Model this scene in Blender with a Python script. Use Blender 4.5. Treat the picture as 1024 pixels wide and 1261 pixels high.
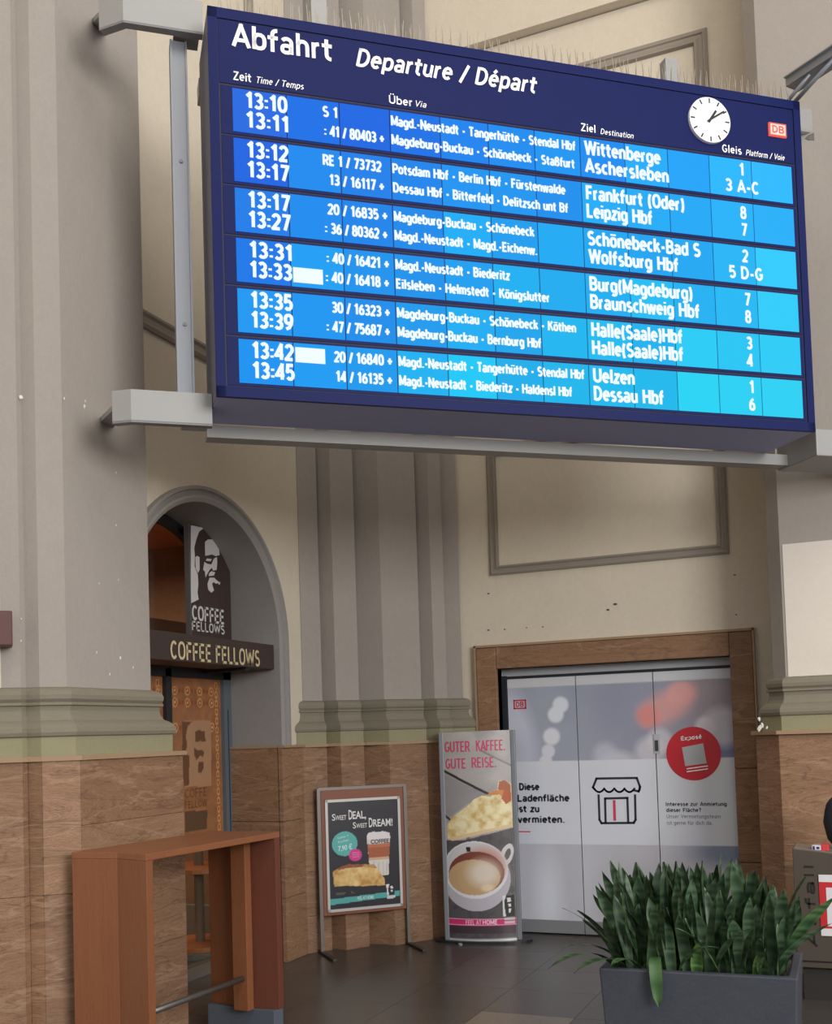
import bpy, bmesh, math, random
import numpy as np
from mathutils import Vector, Matrix
random.seed(7); RNG = np.random.default_rng(7)
for o in list(bpy.data.objects): bpy.data.objects.remove(o)
SC = bpy.context.scene; COL = SC.collection

# ------------------------------------------------------------------ camera
FPX = 1300.0; YAW = math.radians(23); PITCH = math.radians(2.5); ROLL = 0.032; EYE = 1.75
PX, PY = 512.0, 848.0
F0 = Vector((-math.sin(YAW), math.cos(YAW), 0)); R0 = Vector((math.cos(YAW), math.sin(YAW), 0))
FW = F0 * math.cos(PITCH) + Vector((0, 0, 1)) * math.sin(PITCH)
U0 = R0.cross(FW)
RT = R0 * math.cos(ROLL) - U0 * math.sin(ROLL); UP = U0 * math.cos(ROLL) + R0 * math.sin(ROLL)
CAM = Vector((0, 0, EYE))
cd = bpy.data.cameras.new('camera'); cam = bpy.data.objects.new('camera', cd); COL.objects.link(cam)
cam.matrix_world = Matrix(((RT.x, UP.x, -FW.x, CAM.x), (RT.y, UP.y, -FW.y, CAM.y), (RT.z, UP.z, -FW.z, CAM.z), (0, 0, 0, 1)))
cd.sensor_fit = 'VERTICAL'; cd.sensor_height = 36.0; cd.lens = FPX * 36 / 1261
cd.shift_y = (PY - 630.5) / 1261; cd.clip_end = 200
SC.camera = cam

# ------------------------------------------------------------------ world, lights, exposure
w = bpy.data.worlds.new('world'); SC.world = w; w.use_nodes = True
wb = w.node_tree.nodes['Background']; wb.inputs[0].default_value = (0.90, 0.95, 1.0, 1); wb.inputs[1].default_value = 0.98
def area(name, loc, target, sx, sy, power, color):
    l = bpy.data.lights.new(name, 'AREA'); l.shape = 'RECTANGLE'; l.size = sx; l.size_y = sy; l.energy = power; l.color = color
    o = bpy.data.objects.new(name, l); COL.objects.link(o); o.location = loc
    o.rotation_euler = (Vector(target) - Vector(loc)).to_track_quat('-Z', 'Y').to_euler(); return o
area('skylight', (1.6, 0.5, 11.5), (-3.0, 7.0, 3.0), 5.0, 5.0, 330, (1.0, 0.95, 0.87))
area('clerestory', (7.5, 1.0, 8.5), (-3.0, 7.5, 3.5), 3.0, 5.0, 160, (1.0, 0.95, 0.88))
area('low_right_fill', (8.0, -2.0, 4.4), (-3.0, 8.3, 1.8), 4.5, 3.5, 960, (1.0, 0.97, 0.92))  # fill lamp added out of view to brighten the lower walls from the right
vs = SC.view_settings; vs.view_transform = 'Standard'; vs.look = 'None'; vs.exposure = 0.0; vs.gamma = 1.0; vs.use_curve_mapping = False

# ------------------------------------------------------------------ helpers
def ray(x, y): return FW + RT * ((x - PX) / FPX) - UP * ((y - PY) / FPX)
def on(x, y, n, d):
    v = ray(x, y); n = Vector(n); return CAM + v * ((d - n.dot(CAM)) / n.dot(v))
def floor_at(x, y, z=0.0): return on(x, y, (0, 0, 1), z)
class Frame:
    """a vertical plane in the hall: u runs along it, v is the height, n comes out of it"""
    def __init__(s, o, ang):
        s.o = Vector((o[0], o[1], 0)); s.u = Vector((math.cos(ang), math.sin(ang), 0)); s.n = Vector((math.sin(ang), -math.cos(ang), 0)); s.z = Vector((0, 0, 1))
    def p(s, u, v, n=0.0): return s.o + s.u * u + s.z * v + s.n * n
    def uv(s, x, y, n=0.0):
        q = on(x, y, s.n, s.n.dot(s.o) + n) - s.o; return q.dot(s.u), q.z
def lin(c):
    c = c / 255.0; return c / 12.92 if c <= 0.04045 else ((c + 0.055) / 1.055) ** 2.4
def col(c): return (lin(c[0]), lin(c[1]), lin(c[2]), 1)
def npl(a):
    a = np.asarray(a, float) / 255; return np.where(a <= 0.04045, a / 12.92, ((a + 0.055) / 1.055) ** 2.4)

MATS = {}
def mat(name, c=(128, 128, 128), rough=0.7, metal=0.0, emit=0.0, noise=None, bump=0.0, objcol=False, attr=False, spec=0.5, c2=None, trans=0.0):
    """noise = (scale xyz, amount): mottling between c and c2 in hall coordinates"""
    if name in MATS: return MATS[name]
    m = bpy.data.materials.new(name); m.use_nodes = True; nt = m.node_tree; N = nt.nodes; L = nt.links
    b = N['Principled BSDF']; b.inputs['Roughness'].default_value = rough; b.inputs['Metallic'].default_value = metal
    b.inputs['Specular IOR Level'].default_value = spec
    src = None
    if noise:
        g = N.new('ShaderNodeNewGeometry'); mp = N.new('ShaderNodeMapping'); mp.inputs['Scale'].default_value = noise[0]
        L.new(g.outputs['Position'], mp.inputs['Vector'])
        t = N.new('ShaderNodeTexNoise'); t.inputs['Scale'].default_value = 1.0; t.inputs['Detail'].default_value = 7; t.inputs['Roughness'].default_value = 1.25
        t.inputs['Distortion'].default_value = noise[1]
        L.new(mp.outputs[0], t.inputs['Vector'])
        r = N.new('ShaderNodeValToRGB'); r.color_ramp.elements[0].position = 0.33; r.color_ramp.elements[1].position = 0.68
        r.color_ramp.elements[0].color = col(c2); r.color_ramp.elements[1].color = col(c)
        L.new(t.outputs['Fac'], r.inputs['Fac']); src = r.outputs['Color']
        if bump:
            bp = N.new('ShaderNodeBump'); bp.inputs['Strength'].default_value = bump; bp.inputs['Distance'].default_value = 0.01
            L.new(t.outputs['Fac'], bp.inputs['Height']); L.new(bp.outputs[0], b.inputs['Normal'])
    if attr:
        a = N.new('ShaderNodeAttribute'); a.attribute_name = 'print'; src = a.outputs['Color']
    if objcol:
        oi = N.new('ShaderNodeObjectInfo')
        if src is None: src = oi.outputs['Color']
        else:
            mx = N.new('ShaderNodeMix'); mx.data_type = 'RGBA'; mx.blend_type = 'MULTIPLY'; mx.inputs[0].default_value = 1
            L.new(src, mx.inputs[6]); L.new(oi.outputs['Color'], mx.inputs[7]); src = mx.outputs[2]
    if src is None: b.inputs['Base Color'].default_value = col(c)
    else: L.new(src, b.inputs['Base Color'])
    if emit:
        b.inputs['Emission Strength'].default_value = emit
        if src is None: b.inputs['Emission Color'].default_value = col(c)
        else: L.new(src, b.inputs['Emission Color'])
        b.inputs['Base Color'].default_value = (0.01, 0.01, 0.01, 1)
        for l in list(b.inputs['Base Color'].links): L.remove(l)
    if trans: b.inputs['Transmission Weight'].default_value = trans; b.inputs['IOR'].default_value = 1.1
    MATS[name] = m; return m

def wood(name, c, c2, stretch, rough=0.45):
    m = mat(name, c, rough, noise=(stretch, 0.6), c2=c2, bump=0.12); return m

def world_loc(o):
    v = Vector((0, 0, 0))
    while o is not None: v += Vector(o.location); o = o.parent
    return v
def thing(name, label, cat, loc, group=None):
    o = bpy.data.objects.new(name, None); COL.objects.link(o); o.location = loc; o.empty_display_size = 0.1
    o['label'] = label; o['category'] = cat
    if group: o['group'] = group
    return o
def structure(name, loc=(0, 0, 0)):
    o = bpy.data.objects.new(name, None); COL.objects.link(o); o.location = loc; o['kind'] = 'structure'; return o
def mk(name, verts, faces, m, parent=None, smooth=False, label=None, bevel=0.0, color=None, kind=None):
    off = world_loc(parent) if parent else Vector((0, 0, 0))
    me = bpy.data.meshes.new(name); me.from_pydata([tuple(Vector(v) - off) for v in verts], [], faces); me.update()
    if m: me.materials.append(m)
    if smooth: me.polygons.foreach_set('use_smooth', [True] * len(me.polygons))
    o = bpy.data.objects.new(name, me); COL.objects.link(o)
    if parent: o.parent = parent
    if label: o['label'] = label
    if kind: o['kind'] = kind
    if color: o.color = (*color, 1)
    if bevel:
        b = o.modifiers.new('bevel', 'BEVEL'); b.width = bevel; b.segments = 2; b.limit_method = 'ANGLE'
    return o
BF = [(0, 3, 2, 1), (4, 5, 6, 7), (0, 1, 5, 4), (1, 2, 6, 5), (2, 3, 7, 6), (3, 0, 4, 7)]
def boxv(fr, u0, u1, v0, v1, n0, n1):
    return [fr.p(u0, v0, n0), fr.p(u1, v0, n0), fr.p(u1, v0, n1), fr.p(u0, v0, n1), fr.p(u0, v1, n0), fr.p(u1, v1, n0), fr.p(u1, v1, n1), fr.p(u0, v1, n1)]
BFR = [tuple(reversed(f)) for f in BF]
def box(name, fr, u0, u1, v0, v1, n0, n1, m, parent=None, **k):
    return mk(name, boxv(fr, u0, u1, v0, v1, n0, n1), BFR, m, parent, **k)
def boxes(name, fr, lst, m, parent=None, **k):
    V = []; F = []
    for b in lst:
        o = len(V); V += boxv(fr, *b); F += [tuple(i + o for i in f) for f in BFR]
    return mk(name, V, F, m, parent, **k)
def prism(name, plan, z0, z1, m, parent=None, **k):
    """plan: ccw list of (x, y)"""
    n = len(plan); V = [(x, y, z0) for x, y in plan] + [(x, y, z1) for x, y in plan]
    F = [tuple(range(n - 1, -1, -1)), tuple(range(n, 2 * n))] + [(i, (i + 1) % n, n + (i + 1) % n, n + i) for i in range(n)]
    return mk(name, V, F, m, parent, **k)
def polyprism(name, fr, pts, n0, n1, m, parent=None, **k):
    """pts in (u, v) of a frame, extruded from n0 to n1 (n1 nearer the viewer)"""
    n = len(pts); V = [fr.p(u, v, n0) for u, v in pts] + [fr.p(u, v, n1) for u, v in pts]
    F = [tuple(range(n - 1, -1, -1)), tuple(range(n, 2 * n))] + [(i, (i + 1) % n, n + (i + 1) % n, n + i) for i in range(n)]
    o = mk(name, V, F, m, parent, **k)
    bm = bmesh.new(); bm.from_mesh(o.data); bmesh.ops.triangulate(bm, faces=[f for f in bm.faces if len(f.verts) > 4]); bmesh.ops.recalc_face_normals(bm, faces=bm.faces); bm.to_mesh(o.data); bm.free()
    return o
def tube(name, pts, r, m, parent=None, seg=10, **k):
    pts = [Vector(p) for p in pts]; V = []; F = []
    for i, p in enumerate(pts):
        d = (pts[min(i + 1, len(pts) - 1)] - pts[max(i - 1, 0)]).normalized()
        a = d.orthogonal().normalized() if i == 0 else (a - d * a.dot(d)).normalized()
        b = d.cross(a)
        for j in range(seg):
            t = 2 * math.pi * j / seg; V.append(p + (a * math.cos(t) + b * math.sin(t)) * r)
    for i in range(len(pts) - 1):
        for j in range(seg): F.append((i * seg + j, i * seg + (j + 1) % seg, (i + 1) * seg + (j + 1) % seg, (i + 1) * seg + j))
    F += [tuple(range(seg - 1, -1, -1)), tuple((len(pts) - 1) * seg + j for j in range(seg))]
    return mk(name, V, F, m, parent, smooth=True, **k)

# lettering: a text shape fitted between two u positions with a given capital height
def textmesh(s, bold=0.0, shear=0.0, res=3):
    c = bpy.data.curves.new('lettering', 'FONT'); c.body = s; c.size = 1; c.offset = bold; c.shear = shear; c.resolution_u = res; c.fill_mode = 'FRONT'
    o = bpy.data.objects.new('lettering', c); COL.objects.link(o)
    dg = bpy.context.evaluated_depsgraph_get(); me = bpy.data.meshes.new_from_object(o.evaluated_get(dg))
    bpy.data.objects.remove(o); bpy.data.curves.remove(c)
    V = np.array([v.co[:] for v in me.vertices]); F = [tuple(p.vertices) for p in me.polygons]; bpy.data.meshes.remove(me); return V, F
V_, _ = textmesh('H'); CAP = V_[:, 1].max() - V_[:, 1].min()
def text(s, fr, u0, u1, vbase, cap, n, m, parent, bold=0.0, shear=0.0, align='fit', slope=0.0, name='lettering', warp=None):
    V, F = textmesh(s, bold, shear); x0, x1 = V[:, 0].min(), V[:, 0].max(); sy = cap / CAP
    if align == 'fit': sx = (u1 - u0) / (x1 - x0); ox = u0
    elif align == 'center': sx = sy * 0.9; ox = (u0 + u1) / 2 - sx * (x1 - x0) / 2
    else: sx = sy * 0.9; ox = u0
    P = []
    for x, y, z in V:
        uu = ox + (x - x0) * sx; vv = vbase + y * sy + slope * (uu - u0)
        P.append(warp(uu, vv, n) if warp else fr.p(uu, vv, n))
    return mk(name, P, F, m, parent)
def textpx(s, fr, x0, x1, y, caph, n, m, parent, **k):
    """x0..x1: where it starts and ends in the photograph, y: its baseline at x0"""
    u0, v0 = fr.uv(x0, y, n); _, v1 = fr.uv(x0, y - caph, n)
    lo, hi = u0, u0 + 5
    for _ in range(40):
        md = (lo + hi) / 2; q = fr.p(md, v0, n) - CAM; xx = PX + FPX * q.dot(RT) / q.dot(FW)
        if xx < x1: lo = md
        else: hi = md
    return stroketext(s, fr, u0, lo, v0, v1 - v0, n, m, parent, **k)

# drawn stroke lettering: glyph = (advance, polylines), capital height 1, lower-case height .72
def _a(cx, cy, rx, ry, a0, a1, n=7): return [(cx + rx * math.cos(math.radians(a0 + (a1 - a0) * i / n)), cy + ry * math.sin(math.radians(a0 + (a1 - a0) * i / n))) for i in range(n + 1)]
def _o(cx, cy, rx, ry, n=14):
    r = []
    for i in range(n + 1):
        t = 2 * math.pi * i / n; c, s = math.cos(t), math.sin(t); r.append((cx + rx * math.copysign(abs(c) ** .8, c), cy + ry * math.copysign(abs(s) ** .8, s)))
    return r
_bowl = _o(.25, .36, .19, .30)
GL = {' ': (.28, []), '0': (.56, [_o(.28, .5, .21, .44)]), '1': (.44, [[(.07, .74), (.28, .94), (.28, 0)]]), '2': (.54, [_a(.27, .70, .20, .24, 165, -35) + [(.07, .06), (.49, .06)]]),
 '3': (.54, [_a(.25, .72, .19, .22, 150, -90) + _a(.25, .28, .21, .22, 90, -150)]), '4': (.56, [[(.40, 0), (.40, .94), (.05, .27), (.54, .27)]]), '5': (.54, [[(.46, .94), (.13, .94), (.10, .54)] + _a(.26, .33, .20, .27, 115, -145)]),
 '6': (.56, [_o(.28, .31, .20, .25), [(.43, .92), (.26, .82), (.12, .6), (.08, .34)]]), '7': (.52, [[(.05, .94), (.47, .94), (.20, 0)]]), '8': (.56, [_o(.28, .73, .17, .21), _o(.28, .28, .20, .23)]),
 '9': (.56, [_o(.28, .68, .20, .26), [(.48, .66), (.44, .38), (.32, .16), (.12, .06)]]), ':': (.24, [[(.12, .10), (.12, .24)], [(.12, .52), (.12, .66)]]), '/': (.36, [[(.03, -.04), (.33, 1.0)]]), '+': (.52, [[(.0, .42), (.52, .42)], [(.26, .12), (.26, .72)]]),
 '-': (.36, [[(.05, .38), (.31, .38)]]), '.': (.22, [[(.11, 0), (.11, .13)]]), ',': (.22, [[(.12, .12), (.08, -.12)]]), '(': (.30, [_a(.32, .42, .22, .62, 120, 240)]), ')': (.30, [_a(-.02, .42, .22, .62, 60, -60)]), '?': (.48, [_a(.23, .72, .17, .22, 160, -50) + [(.24, .38), (.24, .26)], [(.24, 0), (.24, .13)]]),
 'A': (.62, [[(.03, 0), (.31, .94), (.59, 0)], [(.13, .29), (.49, .29)]]), 'B': (.58, [[(.08, 0), (.08, .94), (.30, .94)] + _a(.30, .73, .18, .21, 90, -90) + [(.08, .52)], [(.30, .52)] + _a(.30, .29, .21, .23, 90, -90) + [(.08, .06)]]),
 'C': (.58, [_a(.32, .5, .24, .44, 45, 315, 10)]), 'D': (.62, [[(.08, 0), (.08, .94), (.26, .94)] + _a(.26, .5, .28, .44, 90, -90, 8) + [(.08, .06)]]), 'E': (.52, [[(.47, .94), (.08, .94), (.08, .06), (.48, .06)], [(.08, .51), (.43, .51)]]),
 'F': (.50, [[(.46, .94), (.08, .94), (.08, 0)], [(.08, .50), (.42, .50)]]), 'G': (.62, [_a(.33, .5, .25, .44, 45, 330, 10) + [(.55, .45), (.36, .45)]]), 'H': (.62, [[(.08, 0), (.08, 1)], [(.54, 0), (.54, 1)], [(.08, .52), (.54, .52)]]), 'I': (.22, [[(.11, 0), (.11, 1)]]),
 'K': (.60, [[(.08, 0), (.08, 1)], [(.52, 1), (.10, .46)], [(.24, .62), (.56, 0)]]), 'L': (.50, [[(.08, 1), (.08, .06), (.47, .06)]]), 'M': (.74, [[(.08, 0), (.08, .96), (.37, .20), (.66, .96), (.66, 0)]]), 'N': (.64, [[(.08, 0), (.08, .96), (.56, .04), (.56, 1)]]),
 'O': (.64, [_o(.32, .5, .25, .44)]), 'P': (.56, [[(.08, 0), (.08, .94), (.30, .94)] + _a(.30, .69, .20, .25, 90, -90) + [(.08, .44)]]), 'R': (.60, [[(.08, 0), (.08, .94), (.30, .94)] + _a(.30, .70, .20, .24, 90, -90) + [(.08, .46)], [(.30, .46), (.54, 0)]]),
 'S': (.56, [_a(.28, .72, .19, .22, 35, 260) + _a(.28, .28, .21, .23, 80, -145)]), 'T': (.56, [[(.02, .94), (.54, .94)], [(.28, .94), (.28, 0)]]), 'U': (.62, [[(.08, 1), (.08, .30)] + _a(.31, .30, .23, .24, 180, 360) + [(.54, 1)]]), 'V': (.60, [[(.03, 1), (.30, .05), (.57, 1)]]),
 'W': (.86, [[(.03, 1), (.22, .06), (.43, .92), (.64, .06), (.83, 1)]]), 'Z': (.56, [[(.05, .94), (.49, .94), (.06, .06), (.52, .06)]]),
 'a': (.50, [_a(.24, .50, .17, .17, 155, 0) + [(.41, 0)], _o(.23, .21, .16, .155)]), 'b': (.52, [[(.08, 0), (.08, 1)], _o(.27, .36, .19, .30)]), 'c': (.44, [_a(.26, .36, .19, .30, 50, 310, 9)]), 'd': (.52, [_bowl, [(.44, 0), (.44, 1)]]), 'e': (.50, [[(.06, .38), (.43, .38)] + _a(.25, .36, .19, .30, 5, 315, 10)]),
 'f': (.36, [[(.15, 0), (.15, .76)] + _a(.31, .76, .16, .19, 180, 80, 4), [(-.02, .62), (.35, .62)]]), 'g': (.52, [_bowl, [(.44, .70), (.44, -.05)] + _a(.25, -.05, .19, .15, 0, -140)]), 'h': (.50, [[(.08, 0), (.08, 1)], _a(.25, .46, .17, .20, 180, 0) + [(.42, 0)]]), 'i': (.20, [[(.10, 0), (.10, .70)], [(.10, .85), (.10, .97)]]),
 'k': (.48, [[(.08, 0), (.08, 1)], [(.42, .70), (.10, .34)], [(.20, .46), (.45, 0)]]), 'l': (.20, [[(.10, 0), (.10, 1)]]), 'm': (.76, [[(.08, 0), (.08, .70)], _a(.23, .50, .15, .16, 180, 0) + [(.38, 0)], _a(.53, .50, .15, .16, 180, 0) + [(.68, 0)]]), 'n': (.50, [[(.08, 0), (.08, .70)], _a(.25, .46, .17, .20, 180, 0) + [(.42, 0)]]),
 'o': (.50, [_bowl]), 'p': (.52, [[(.08, -.24), (.08, .70)], _o(.27, .36, .19, .30)]), 'r': (.34, [[(.08, 0), (.08, .70)], _a(.27, .44, .19, .21, 180, 85, 4)]), 's': (.44, [_a(.22, .51, .14, .15, 40, 260) + _a(.22, .20, .16, .155, 80, -140)]), 't': (.36, [[(.15, .92), (.15, .22)] + _a(.31, .22, .16, .17, 180, 275, 4), [(-.02, .64), (.35, .64)]]),
 'u': (.50, [[(.08, .70), (.08, .24)] + _a(.25, .24, .17, .18, 180, 360), [(.42, .70), (.42, 0)]]), 'v': (.46, [[(.03, .70), (.23, .05), (.43, .70)]]), 'w': (.68, [[(.03, .70), (.18, .05), (.34, .62), (.50, .05), (.65, .70)]]), 'x': (.46, [[(.04, .70), (.42, 0)], [(.42, .70), (.04, 0)]]), 'z': (.44, [[(.05, .65), (.39, .65), (.05, .06), (.41, .06)]]),
 'ß': (.52, [[(.08, 0), (.08, .72)] + _a(.24, .74, .16, .20, 180, -60) + [(.26, .52)] + _a(.26, .28, .20, .23, 80, -100)])}
_dots = lambda x0, x1, y: [[(x0, y), (x0, y + .13)], [(x1, y), (x1, y + .13)]]
GL['ä'] = (.50, GL['a'][1] + _dots(.14, .36, .84)); GL['ö'] = (.50, GL['o'][1] + _dots(.14, .36, .84)); GL['ü'] = (.50, GL['u'][1] + _dots(.14, .36, .84)); GL['Ü'] = (.62, GL['U'][1] + _dots(.2, .42, 1.1)); GL['é'] = (.50, GL['e'][1] + [[(.20, .80), (.32, .98)]])
def stroketext(s, fr, u0, u1, vbase, cap, n, m, parent, bold=.13, shear=0.0, slope=0.0, name='lettering', warp=None, align='fit', rot=None):
    x = 0.0; lines = []
    for ch in s:
        adv, pls = GL[ch]
        for p in pls: lines.append([(x + a, b) for a, b in p])
        x += adv + 0.075
    xs = [a + shear * b for p in lines for a, b in p]; lo, hi = min(xs), max(xs); hw = bold * cap / 2
    if align == 'fit': sx = (u1 - u0 - 2 * hw) / (hi - lo)
    else: sx = cap * .95; c = (u0 + u1) / 2; u0 = c - sx * (hi - lo) / 2 - hw
    V = []; F = []; split = []
    for p in lines:
        cur = [p[0]]
        for i in range(1, len(p)):
            cur.append(p[i])
            if i < len(p) - 1:
                ax, ay = (p[i][0] - p[i - 1][0]) * sx, (p[i][1] - p[i - 1][1]) * cap; bx, by = (p[i + 1][0] - p[i][0]) * sx, (p[i + 1][1] - p[i][1]) * cap
                la, lb = math.hypot(ax, ay), math.hypot(bx, by)
                if la > 1e-6 and lb > 1e-6 and (ax * bx + ay * by) / (la * lb) < 0.45:
                    e = hw * .85; cur[-1] = (p[i][0] + ax / la * e / sx, p[i][1] + ay / la * e / cap); split.append(cur); cur = [(p[i][0] - bx / lb * e / sx, p[i][1] - by / lb * e / cap)]
        split.append(cur)
    for p in split:
        q = [Vector((u0 + hw + (a + shear * b - lo) * sx, vbase + b * cap)) for a, b in p]
        q = [q[0]] + [q[i] for i in range(1, len(q)) if (q[i] - q[i - 1]).length > 1e-5]
        closed = (q[0] - q[-1]).length < 1e-4 and len(q) > 3; k = len(q); off = []
        for i in range(k):
            if closed: a_, b_ = q[i - 1 if i else k - 2], q[i + 1 if i < k - 1 else 1]
            else: a_, b_ = q[max(i - 1, 0)], q[min(i + 1, k - 1)]
            d1 = (q[i] - a_); d2 = (b_ - q[i]); d1 = d1.normalized() if d1.length > 1e-6 else d2.normalized(); d2 = d2.normalized() if d2.length > 1e-6 else d1
            n1 = Vector((-d1.y, d1.x)); n2 = Vector((-d2.y, d2.x)); b2 = n1 + n2
            b2 = n1 if b2.length < .2 else b2 * (1 / max(b2.dot(n1), .55)); off.append(b2 * hw)
        o = len(V)
        for i in range(k): V += [q[i] + off[i], q[i] - off[i]]
        for i in range(k - 1): F.append((o + 2 * i + 1, o + 2 * i + 3, o + 2 * i + 2, o + 2 * i))
    W_ = []
    for v in V:
        if rot: W_.append(rot(v.x, v.y, n))
        else:
            vv = v.y + slope * (v.x - u0); W_.append(warp(v.x, vv, n) if warp else fr.p(v.x, vv, n))
    return mk(name, W_, F, m, parent, kind='stuff')

# printed pictures: a fine grid whose colours are painted by numpy (flat print only)
class Canvas:
    def __init__(s, w, h, nx, ny, c=(255, 255, 255)):
        s.w, s.h, s.nx, s.ny = w, h, nx, ny
        s.X, s.Y = np.meshgrid(np.linspace(0, w, nx), np.linspace(0, h, ny)); s.c = np.zeros((ny, nx, 3)) + np.array(c, float)
        g = RNG.random((8, ny // 4 + 3, nx // 4 + 3)); s.g = g
    def noise(s, sx, sy, k=0):
        out = 0; amp = 1; tot = 0; r = np.random.default_rng(k)
        for o in range(4):
            gw = max(2, int(s.w / sx * 2 ** o) + 2); gh = max(2, int(s.h / sy * 2 ** o) + 2); G = r.random((gh + 1, gw + 1))
            x = s.X / s.w * (gw - 1); y = s.Y / s.h * (gh - 1); i = np.floor(x).astype(int); j = np.floor(y).astype(int); a = x - i; b = y - j
            a = a * a * (3 - 2 * a); b = b * b * (3 - 2 * b)
            out = out + amp * ((G[j, i] * (1 - a) + G[j, i + 1] * a) * (1 - b) + (G[j + 1, i] * (1 - a) + G[j + 1, i + 1] * a) * b); tot += amp; amp *= 0.55
        return out / tot
    def put(s, mask, c):
        mask = np.clip(mask, 0, 1)[..., None]; c = np.asarray(c, float); s.c = s.c * (1 - mask) + c * mask
    def poly(s, pts):
        m = np.zeros(s.X.shape, bool); n = len(pts)
        for i in range(n):
            x0, y0 = pts[i]; x1, y1 = pts[(i + 1) % n]
            if y0 == y1: continue
            cnd = ((y0 > s.Y) != (y1 > s.Y)) & (s.X < (x1 - x0) * (s.Y - y0) / (y1 - y0) + x0); m ^= cnd
        return m.astype(float)
    def ell(s, cx, cy, rx, ry, rot=0.0, soft=0.0):
        c, q = math.cos(rot), math.sin(rot); dx = (s.X - cx) * c + (s.Y - cy) * q; dy = -(s.X - cx) * q + (s.Y - cy) * c
        d = np.sqrt((dx / rx) ** 2 + (dy / ry) ** 2)
        return np.clip((1 - d) / soft + 0.5, 0, 1) if soft else (d < 1).astype(float)
    def line(s, x0, y0, x1, y1, wd):
        L2 = (x1 - x0) ** 2 + (y1 - y0) ** 2; t = np.clip(((s.X - x0) * (x1 - x0) + (s.Y - y0) * (y1 - y0)) / L2, 0, 1)
        return (np.hypot(s.X - x0 - t * (x1 - x0), s.Y - y0 - t * (y1 - y0)) < wd / 2).astype(float)
    def build(s, name, place, m, parent, **k):
        V = [place(s.X[j, i], s.Y[j, i]) for j in range(s.ny) for i in range(s.nx)]
        F = [(j * s.nx + i, j * s.nx + i + 1, (j + 1) * s.nx + i + 1, (j + 1) * s.nx + i) for j in range(s.ny - 1) for i in range(s.nx - 1)]
        o = mk(name, V, F, m, parent, smooth=False, **k)
        a = o.data.color_attributes.new('print', 'FLOAT_COLOR', 'POINT'); d = np.ones((s.ny * s.nx, 4)); d[:, :3] = npl(np.clip(s.c, 0, 255)).reshape(-1, 3)
        a.data.foreach_set('color', d.ravel()); return o

# ------------------------------------------------------------------ materials
M_grey = mat('grey_wall_paint', (164, 156, 150), 0.9, noise=((2.5, 2.5, 1.2), 0.3), c2=(154, 147, 141), bump=0.03)
M_cream = mat('cream_wall_paint', (216, 206, 190), 0.9, noise=((1.6, 1.6, 1.1), 0.3), c2=(207, 196, 179), bump=0.03)
M_white = mat('pale_wall_paint', (222, 214, 205), 0.9, noise=((2, 2, 2), 0.3), c2=(214, 205, 195))
M_reveal = mat('grey_reveal_paint', (150, 146, 144), 0.85, noise=((3, 3, 2), 0.3), c2=(140, 136, 133))
M_mould = mat('olive_grey_moulding', (134, 127, 112), 0.8, noise=((6, 6, 10), 0.3), c2=(122, 115, 100))
M_green = mat('green_plinth_paint', (148, 144, 116), 0.85, noise=((3, 3, 3), 0.3), c2=(140, 134, 106))
M_panel_frame = mat('panel_moulding_paint', (150, 141, 131), 0.85)
def travertine():
    """layered stone: soft horizontal strata, fine grain and thin pale and dark veins"""
    m = mat('travertine', (174, 139, 111), 0.62, noise=((0.7, 0.7, 4.0), 0.8), c2=(126, 95, 72), bump=0.5, objcol=True); nt = m.node_tree; N = nt.nodes; L = nt.links
    g = N.new('ShaderNodeNewGeometry'); b = N['Principled BSDF']; base = b.inputs['Base Color'].links[0].from_socket
    def nz(scale, detail, dist):
        mp = N.new('ShaderNodeMapping'); mp.inputs['Scale'].default_value = scale; L.new(g.outputs['Position'], mp.inputs['Vector'])
        t = N.new('ShaderNodeTexNoise'); t.inputs['Scale'].default_value = 1; t.inputs['Detail'].default_value = detail; t.inputs['Distortion'].default_value = dist; L.new(mp.outputs[0], t.inputs['Vector']); return t.outputs['Fac']
    def vein(fac, width):
        s_ = N.new('ShaderNodeMath'); s_.operation = 'SUBTRACT'; s_.inputs[1].default_value = 0.5; L.new(fac, s_.inputs[0])
        a_ = N.new('ShaderNodeMath'); a_.operation = 'ABSOLUTE'; L.new(s_.outputs[0], a_.inputs[0])
        r = N.new('ShaderNodeMapRange'); r.inputs['From Min'].default_value = 0; r.inputs['From Max'].default_value = width; r.inputs['To Min'].default_value = 1; r.inputs['To Max'].default_value = 0; L.new(a_.outputs[0], r.inputs['Value']); return r.outputs[0]
    def over(col_, fac, c, k):
        f = N.new('ShaderNodeMath'); f.operation = 'MULTIPLY'; f.inputs[1].default_value = k; L.new(fac, f.inputs[0])
        mx = N.new('ShaderNodeMix'); mx.data_type = 'RGBA'; L.new(f.outputs[0], mx.inputs[0]); L.new(col_, mx.inputs[6]); mx.inputs[7].default_value = col(c); return mx.outputs[2]
    c1 = over(base, nz((9, 9, 26), 5, 0.2), (104, 80, 62), 0.35)
    c1 = over(c1, vein(nz((1.1, 1.1, 5.5), 5, 0.5), 0.020), (196, 166, 138), 0.26)
    c1 = over(c1, vein(nz((1.5, 1.5, 8.0), 6, 0.7), 0.016), (90, 66, 50), 0.5)
    L.new(c1, b.inputs['Base Color']); return m
M_stone = travertine()
M_joint = mat('stone_joint', (150, 128, 104), 0.9)
M_ledge = mat('stone_ledge', (158, 132, 104), 0.7)
M_tile = mat('slate_floor_tile', (84, 79, 76), 0.30, noise=((3, 3, 3), 0.8), c2=(66, 62, 60), objcol=True, spec=0.4)
M_grout = mat('floor_grout', (70, 66, 63), 0.6)
M_navy = mat('navy_enamel', (20, 30, 84), 0.5, spec=0.12)
M_navydk = mat('navy_groove', (16, 18, 50), 0.6)
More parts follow.
